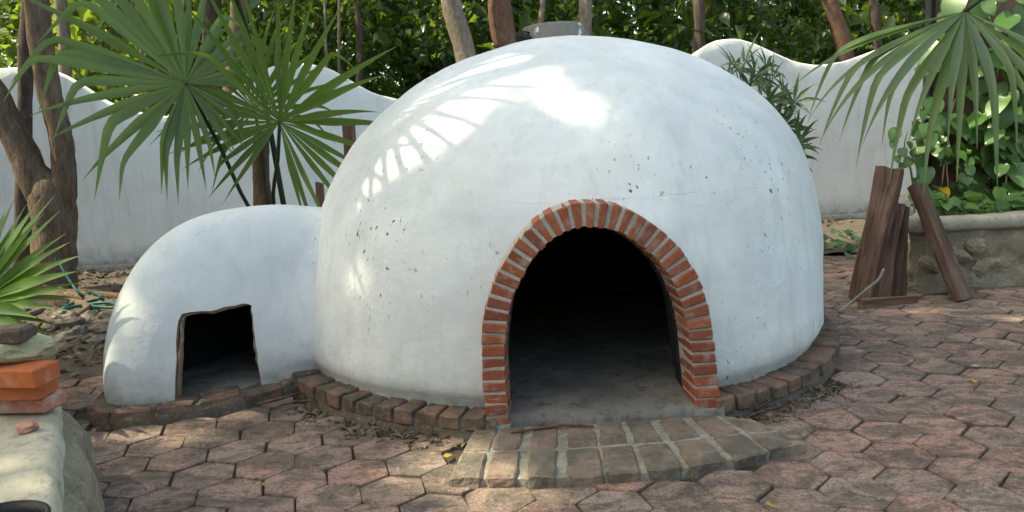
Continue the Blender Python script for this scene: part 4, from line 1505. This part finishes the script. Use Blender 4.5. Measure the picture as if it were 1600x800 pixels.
def crown_leaves(name, n, cx, cy, cz, rx, ry, rz_, size, mat, clumps=60, spread=.5, gaps=True, tintr=(0, 1), flat=.6, keepout=None, ratio=.30):
    C = rng.normal(size=(clumps, 3)); C /= np.linalg.norm(C, axis=1)[:, None]
    C *= rng.random((clumps, 1)) ** (1 / 3.)
    C = C * np.array([rx, ry, rz_]) + np.array([cx, cy, cz])
    k = rng.integers(0, clumps, n)
    ct = rng.random(clumps)
    P = C[k] + rng.normal(size=(n, 3)) * spread * np.array([1, 1, flat])
    ok = np.ones(n, bool)
    if gaps: ok &= open_gaps(P)
    if keepout is not None: ok &= keepout(P)
    P, k = P[ok], k[ok]
    m = len(P)
    D = rand_dirs(m); D[:, 2] -= .25
    N = rand_dirs(m, 1.3)
    L = size * rng.uniform(.6, 1.35, m)
    tint = np.clip(tintr[0] + (tintr[1] - tintr[0]) * (.65 * ct[k] + .35 * rng.random(m)), 0, .999)
    return leafcloud(name, P, D, N, L, L * ratio, tint)

def forked_tree():
    root = thing('forked_tree', 'brown tree with thick forked trunk standing before the white wall', 'tree', (-4.72, 7.95, 0))
    T = Matrix.Translation(-root.location)
    def tp(u, v, y=7.95): return A(u, v, y)
    me = tube('trunk', [G(82, 490) + Vector((0, 0, -.1)), tp(82, 470), tp(84, 420), tp(86, 370), tp(83, 330), tp(75, 300), tp(62, 276), tp(50, 256)], [.30, .245, .215, .20, .20, .185, .12, .05], 20, .25); me.transform(T)
    tr = link('trunk', me, M['bark'], root)
    me = tube('limb', [tp(82, 335), tp(58, 290), tp(38, 240), tp(15, 195), tp(-8, 150), tp(-40, 90), tp(-90, -10), tp(-150, -200), tp(-140, -420)], [.13, .145, .135, .125, .125, .12, .11, .10, .07], 16, .22); me.transform(T)
    link('limb', me, M['bark'], root)
    me = tube('limb', [tp(92, 330), tp(100, 290), tp(98, 245), tp(92, 200), tp(80, 150), tp(70, 100), tp(62, 50), tp(56, 0), tp(40, -150), tp(60, -420)], [.13, .115, .105, .115, .105, .11, .115, .12, .11, .08], 16, .22); me.transform(T)
    link('limb', me, M['bark'], root)
    for k, (e, r0) in enumerate((((-5.6, 6.6, 5.0), .08), ((-3.6, 6.9, 5.2), .08), ((-2.4, 5.6, 5.6), .07), ((-1.2, 7.4, 5.8), .07), ((-4.6, 4.4, 5.4), .07))):
        s = tp(50, -250)
        e = Vector(e)
        me = tube('limb', [s, s.lerp(e, .4) + Vector((0, 0, .3)), s.lerp(e, .75) + Vector((.1, -.1, .35)), e], [r0, r0 * .8, r0 * .55, .02], 9, .2); me.transform(T)
        link('limb', me, M['bark'], root)
    me = crown_leaves('crown', 1400, -4.6, 7.6, 6.3, 2.2, 1.8, .8, .24, M['canopy'], 40, .42, True); me.transform(T)
    link('crown', me, M['canopy'], root)
forked_tree()
def unseen_shade_tree():
    # unseen tree added up-sun to shade the yard, crown cut for sun patches
    cx, cy, cz = Vector((1.0, 4.8, 0)) + SUN * 15.0
    root = thing('unseen_shade_tree', 'tall spreading tree added out of view to the left to block the sun', 'tree', (cx - .8, cy + .5, -.07))
    T = Matrix.Translation(-root.location)
    b = Vector((cx - .8, cy + .5, -.1))
    me = tube('trunk', [b, b + Vector((.1, 0, 3)), b + Vector((.3, -.2, 6.5)), Vector((cx - .2, cy, cz - 2.0))], [.42, .34, .28, .2], 16, .2); me.transform(T)
    link('trunk', me, M['palebark'], root)
    for k in range(9):
        a = k * 2.4
        e = Vector((cx + 3.6 * math.cos(a), cy + 3.0 * math.sin(a), cz + random.uniform(-.6, .6)))
        p = Vector((cx - .2, cy, cz - 2.2))
        me = tube('limb', [p, p.lerp(e, .45) + Vector((0, 0, .2)), e], [.15, .10, .03], 9, .2); me.transform(T)
        link('limb', me, M['palebark'], root)
    me = crown_leaves('crown', 62000, cx, cy - .4, cz, 4.9, 4.7, 1.0, .27, M['canopy'], 260, .45, True); me.transform(T)
    link('crown', me, M['canopy'], root)
unseen_shade_tree()
def slim_tree():
    root = thing('slim_tree', 'slim dark straight trunk just behind the forked tree', 'tree', (-5.85, 8.9, 0))
    T = Matrix.Translation(-root.location)
    y = 8.95
    me = tube('trunk', [(A(36, 430, y).x, y, -.1), A(36, 400, y), A(37, 330, y), A(38, 240, y), A(39, 160, y), A(42, 80, y), A(46, 0, y), A(56, -260, y)], [.105, .095, .088, .078, .075, .08, .075, .06], 14, .2); me.transform(T)
    link('trunk', me, M['darkbark'], root)
    p = A(56, -260, y)
    me = crown_leaves('crown', 1200, p.x, p.y + .6, p.z + .8, 1.6, 1.6, .7, .22, M['canopy'], 30, .4); me.transform(T)
    link('crown', me, M['canopy'], root)
slim_tree()

def above_frame(P):                     # the tall crowns start above head height, clear of the wall
    return P[:, 2] > 2.2
FT = 'forest trees beyond the garden wall'
def forest_tree(lab, base_uv, path, y, radii, mat, crown=None, lm='forest'):
    b = A(path[0][0], path[0][1], y)
    root = thing('forest_tree', lab, 'tree', (b.x, y, -.07), FT)
    T = Matrix.Translation(-root.location)
    pts = [Vector((b.x, y, -.1))] + [A(u, v, y) for u, v in path]
    me = tube('trunk', pts, [radii[0] * 1.2] + radii, 12, .2); me.transform(T)
    link('trunk', me, mat, root)
    top = pts[-1]
    me = crown_leaves('crown', 1700, top.x, top.y + 2.2, max(top.z, 5.2) + 1.2, 1.9, 1.7, 1.1, .19, M[lm], 48, .34, False, (0, 1), .8, above_frame); me.transform(T)
    link('crown', me, M[lm], root)
forest_tree('pale leaning trunk rising left of the vent on the dome', None, [(735, 150), (728, 95), (717, 45), (706, 0), (690, -140)], 10.87, [.15, .145, .14, .13, .10], M['palebark'])
forest_tree('thick reddish trunk directly left of the vent collar', None, [(800, 110), (790, 65), (783, 30), (779, -10), (772, -160)], 11.14, [.165, .155, .15, .15, .12], M['redbark'], None, 'forest2')
forest_tree('thin pale trunk directly above the vent collar', None, [(842, 90), (844, 40), (848, 0), (850, -150)], 11.41, [.05, .045, .04, .03], M['palebark'])
forest_tree('mottled grey trunk at the right rim of the vent collar', None, [(912, 90), (914, 45), (915, 0), (920, -160)], 11.23, [.10, .095, .09, .07], M['palebark'], None, 'forest2')
forest_tree('brown leaning trunk above the dip of the white wall', None, [(1330, 130), (1322, 90), (1310, 40), (1296, 0), (1270, -140)], 11.9, [.12, .115, .11, .105, .08], M['redbark'])
forest_tree('dark narrow trunk behind the crest of the white wall', None, [(1092, 110), (1093, 60), (1092, 10), (1090, -150)], 11.5, [.09, .085, .08, .06], M['darkbark'], None, 'forest2')
forest_tree('brown trunk rising behind the fan palm', None, [(362, 190), (366, 120), (370, 60), (376, 0), (385, -160)], 10.6, [.135, .13, .125, .12, .09], M['bark'])
forest_tree('dark trunk seen through the palm blades', None, [(336, 190), (335, 140), (332, 90), (330, 0), (330, -150)], 11.05, [.16, .15, .14, .13, .10], M['darkbark'], None, 'forest2')
forest_tree('thin grey trunk above the wall between palm and dome', None, [(563, 150), (562, 90), (560, 30), (556, -20), (552, -150)], 11.32, [.055, .05, .045, .04, .03], M['darkbark'])
forest_tree('pale spotted trunk beside the forked tree', None, [(104, 150), (102, 90), (98, 30), (94, -20), (90, -160)], 10.87, [.085, .08, .08, .075, .06], M['palebark'])
forest_tree('dark slender trunk right of the leaning brown one', None, [(1372, 130), (1371, 60), (1365, 0), (1360, -150)], 12.1, [.08, .075, .07, .05], M['darkbark'], None, 'forest2')
# shrubby understorey that closes the view between the trunks: leaf mass
def thicket(name, n, y0, y1, z0, z1, size, mat, clumps, spread, tr):
    C = np.stack([rng.uniform(-11, 13, clumps), rng.uniform(y0, y1, clumps), z0 + (z1 - z0) * rng.random(clumps)], 1)
    C[:, 1] = np.maximum(C[:, 1], 9.675 + (C[:, 0] + 5.452) * .1545 + 1.25)
    k = rng.integers(0, clumps, n)
    ct = rng.random(clumps)
    P = C[k] + rng.normal(size=(n, 3)) * spread * rng.uniform(.5, 1.3, (n, 1))
    ok = P[:, 1] > 9.675 + (P[:, 0] + 5.452) * .1545 + .3
    ok &= ~((P[:, 0] > 3.8) & (P[:, 1] < 11.2) & (P[:, 0] > 4.0))
    P, k = P[ok], k[ok]
    m = len(P)
    D = rand_dirs(m); D[:, 2] -= .35
    N = rand_dirs(m, 1.2)
    L = size * rng.uniform(.55, 1.4, m)
    tint = np.clip(tr[0] + (tr[1] - tr[0]) * (.6 * ct[k] + .4 * rng.random(m)), 0, .999)
    return link(name, leafcloud(name, P, D, N, L, L * .27, tint), mat, None, 'dense green forest foliage filling the view above the white wall', 'foliage', None, 'stuff')
thicket('forest_foliage', 58000, 11.2, 14.5, .9, 4.0, .125, M['forest'], 300, .25, (0, 1))
thicket('forest_foliage', 7000, 11.4, 13.5, .9, 3.8, .27, M['forest2'], 90, .28, (0, 1))
thicket('forest_foliage', 52000, 13.5, 18.5, .8, 5.4, .22, M['forest2'], 360, .40, (0, 1))
thicket('forest_foliage', 16000, 18.5, 25, .5, 10.5, .42, M['forest2'], 260, .7, (0, 1))
# unseen leaf mass added behind and left of the camera to block low sky
def hedge_behind():
    n = 22000
    P = np.stack([rng.uniform(-13, 14, n), rng.normal(-6.5, .7, n), rng.uniform(-.1, 4.6, n)], 1)
    P[:, 2] *= .75 + .25 * np.sin(P[:, 0] * .9)
    m = n // 2                                       # the near half runs on round the left-hand corner
    P[:m, 0] = rng.normal(-10.5, .6, m)
    P[:m, 1] = rng.uniform(-6.5, 8.5, m)
    P[:m, 2] = rng.uniform(-.1, 5.5, m)
    D = rand_dirs(n); D[:, 2] -= .3
    L = .42 * rng.uniform(.6, 1.3, n)
    link('sky_block_hedge', leafcloud('sky_block_hedge', P, D, rand_dirs(n, 1.), L, L * .3, rng.random(n) * .999), M['forest2'], None, 'unseen leafy hedge added behind and left of the camera to block sky light', 'hedge', None, 'stuff')
hedge_behind()
# bare thin stems in the understorey
V, F = [], []
for k in range(18):
    x = rng.uniform(-9, 11); y = rng.uniform(10.6, 13) + max(0, x * .12)
    p = Vector((x, y, .5)); q = p + Vector((rng.normal() * .3, rng.normal() * .3, rng.uniform(2.8, 4.5)))
    mdl = p.lerp(q, .5) + Vector((rng.normal() * .18, 0, 0))
    me = tube('t', [p, mdl, q], [.032, .026, .016], 5, 0, True, 3)
    o = len(V)
    V += [v.co.copy() for v in me.vertices]; F += [tuple(i + o for i in f.vertices) for f in me.polygons]
    bpy.data.meshes.remove(me)
link('forest_saplings', mesh('forest_saplings', V, F, True), M['palebark'], None, 'thin bare sapling stems within the forest foliage', 'saplings', None, 'stuff')

# ================================================================== GROUND LITTER AND SMALL THINGS
def litter_patch(name, pts, n, spread, size, zf, lab, mat):
    C = np.array([[p[0], p[1], 0] for p in pts])
    k = rng.integers(0, len(C), n)
    P = C[k] + rng.normal(size=(n, 3)) * np.array([spread, spread, 0])
    for i in range(n):
        P[i, 2] = zf(P[i, 0], P[i, 1]) + rng.uniform(.0, .012)
    D = rand_dirs(n); D[:, 2] *= .25
    N = rand_dirs(n, 2.2)
    L = size * rng.uniform(.4, 1.4, n)
    return link(name, leafcloud(name, P, D, N, L, L * .24, rng.random(n) * .999), mat, None, lab, 'leaf litter', None, 'stuff')
pts = [(rng.uniform(-7, -1.7), rng.uniform(4.9, 9.6)) for _ in range(260)]
pts = [p for p in pts if p[1] > 5.05 + .30 * (p[0] + 3.2)]
litter_patch('leaf_litter', pts, 5200, .16, .075, soil_z, 'brown dead leaves strewn over the soil under the forked tree', M['litter'])
def ring_pts(a0, a1, n, r0, r1):
    return [(DC[0] + rng.uniform(r0, r1) * math.cos(a), DC[1] + rng.uniform(r0, r1) * math.sin(a)) for a in np.radians(rng.uniform(a0, a1, n))]
litter_patch('leaf_litter', ring_pts(-66, -40, 30, 1.90, 2.0), 300, .045, .035, lambda x, y: .0, 'dark crumbled leaves along the brick ring right of the doorway', M['litter'])
litter_patch('leaf_litter', ring_pts(-142, -108, 40, 1.90, 2.02), 300, .05, .04, lambda x, y: .0, 'crumbled leaves in the notch between firebox and dome', M['litter'])
litter_patch('leaf_litter', [(rng.uniform(-1, 5), rng.uniform(8.5, 11)) for _ in range(80)], 900, .2, .07, lambda x, y: .03, 'dead leaves on the bed at the foot of the white wall', M['litter'])
random.seed(51)
for k, (u, v, s, m, lab) in enumerate(((694, 717, .075, 'yellowleaf', 'curled yellow leaf beside the left end of the brick step'), (585, 664, .05, 'yellowleaf', 'small yellowish leaf below the brick ring left of the doorway'),
        (612, 662, .05, 'litter', 'small brown leaf by the brick ring left of the doorway'), (248, 683, .045, 'litter', 'dark red fallen leaf on pavers before the firebox'), (413, 761, .04, 'yellowleaf', 'tiny yellow leaf on a paver far before the firebox'),
        (1517, 574, .06, 'twig', 'pale dry scrap on the pavers before the planter'), (1527, 599, .06, 'yellowleaf', 'greenish yellow leaf on pavers near the pale dry scrap'), (1196, 788, .045, 'yellowleaf', 'small yellow leaf on the pavers right of the step'), (150, 670, .06, 'litter', 'tan dead leaf left of the firebox plinth'), (128, 572, .07, 'yellowleaf', 'pale yellow leaf on soil left of the firebox'), (1290, 486, .07, 'litter', 'tan leaf where the brick ring passes behind the dome'))):
    p = G(u, v, .008)
    me = heart_mesh(100 + k, .55)
    for q in me.vertices:
        q.co.z += .25 * q.co.x ** 2 + random.uniform(-.03, .03)
    o = link('fallen_leaf', me, M[m], None, lab, 'leaf')
    o.location = (p.x, p.y, .014); o.scale = (s,) * 3
    o.rotation_euler = (random.uniform(-.25, .25), random.uniform(-.25, .25), random.uniform(0, 6.28))
# dead twigs in the notch and by the ring
for k, (a, b, c_, lab) in enumerate((((400, 632), (440, 622), (490, 608), 'bare brown root twig lying in the notch beside the firebox plinth'), ((420, 640), (455, 628), (500, 626), 'crooked dry twig on the ground before the notch'), ((1180, 640), (1215, 618), (1240, 600), 'thin curved twig on crumbled leaves by the brick ring'), ((1170, 650), (1200, 640), (1235, 632), 'straight thin twig beside the right end of the step'))):
    link('twig', tube('twig', [G(*a, .02), G(*b, .05), G(*c_, .03)], [.007, .008, .004], 6, .3), M['redbark' if k < 2 else 'darkbark'], None, lab, 'twig')
# thin stick along the threshold
link('twig', tube('twig', [G(798, 676, .06), G(850, 668, .062), G(900, 664, .066), G(928, 667, .06)], [.006, .007, .006, .004], 6, .2), M['redbark'], None, 'thin brown stick lying along the concrete threshold on the step', 'twig')
# stones in the soil
RG = 'rough stones in the soil left of the firebox'
random.seed(61)
for k in range(16):
    u, v = random.uniform(55, 172), random.uniform(497, 545)
    p = G(u, v)
    o = link('field_stone', pebble('field_stone', random.uniform(.05, .12), random.uniform(.05, .10), random.uniform(.035, .07), k + 3, .6), M['rock'], None, 'rough grey brown stone in the soil left of the firebox', 'stone', RG)
    o.location = (p.x, p.y, soil_z(p.x, p.y) + .01); o.rotation_euler = (0, 0, random.uniform(0, 6))
# surface roots of the forked tree
random.seed(71)
for k in range(6):
    s = Vector((-4.6, 7.75, .05)); an = R(-75 + k * 22)
    pts = [s]
    for j in range(1, 5):
        q = s + Vector((math.cos(an + random.uniform(-.2, .2)), math.sin(an) * .8, 0)) * j * .45
        q.z = soil_z(q.x, q.y) + .01
        pts.append(q)
    me = tube('root', pts, [.07, .05, .035, .025, .012], 8, .3)
    fk = bpy.data.objects['forked_tree']
    me.transform(Matrix.Translation(-fk.location))
    link('root', me, M['bark'], fk)
# garden hose
def zs(p, e=.02): return Vector((p.x, p.y, soil_z(p.x, p.y) + e))
hp_ = [zs(G(200, 484)), zs(G(178, 484)), zs(G(160, 482)), zs(G(140, 484)), zs(G(150, 492), .03), zs(G(185, 494), .03), zs(G(172, 489), .045), zs(G(130, 491)), zs(G(100, 497)), zs(G(118, 488), .04), zs(G(160, 486), .05), zs(G(146, 476), .05), A(128, 462, 7.45), A(110, 440, 7.55), A(98, 420, 7.62), A(92, 410, 7.66), A(86, 404, 7.66)]
link('garden_hose', tube('garden_hose', hp_, [.014] * len(hp_), 8), M['hose'], None, 'teal garden hose lying on soil and looped up the forked trunk', 'hose')
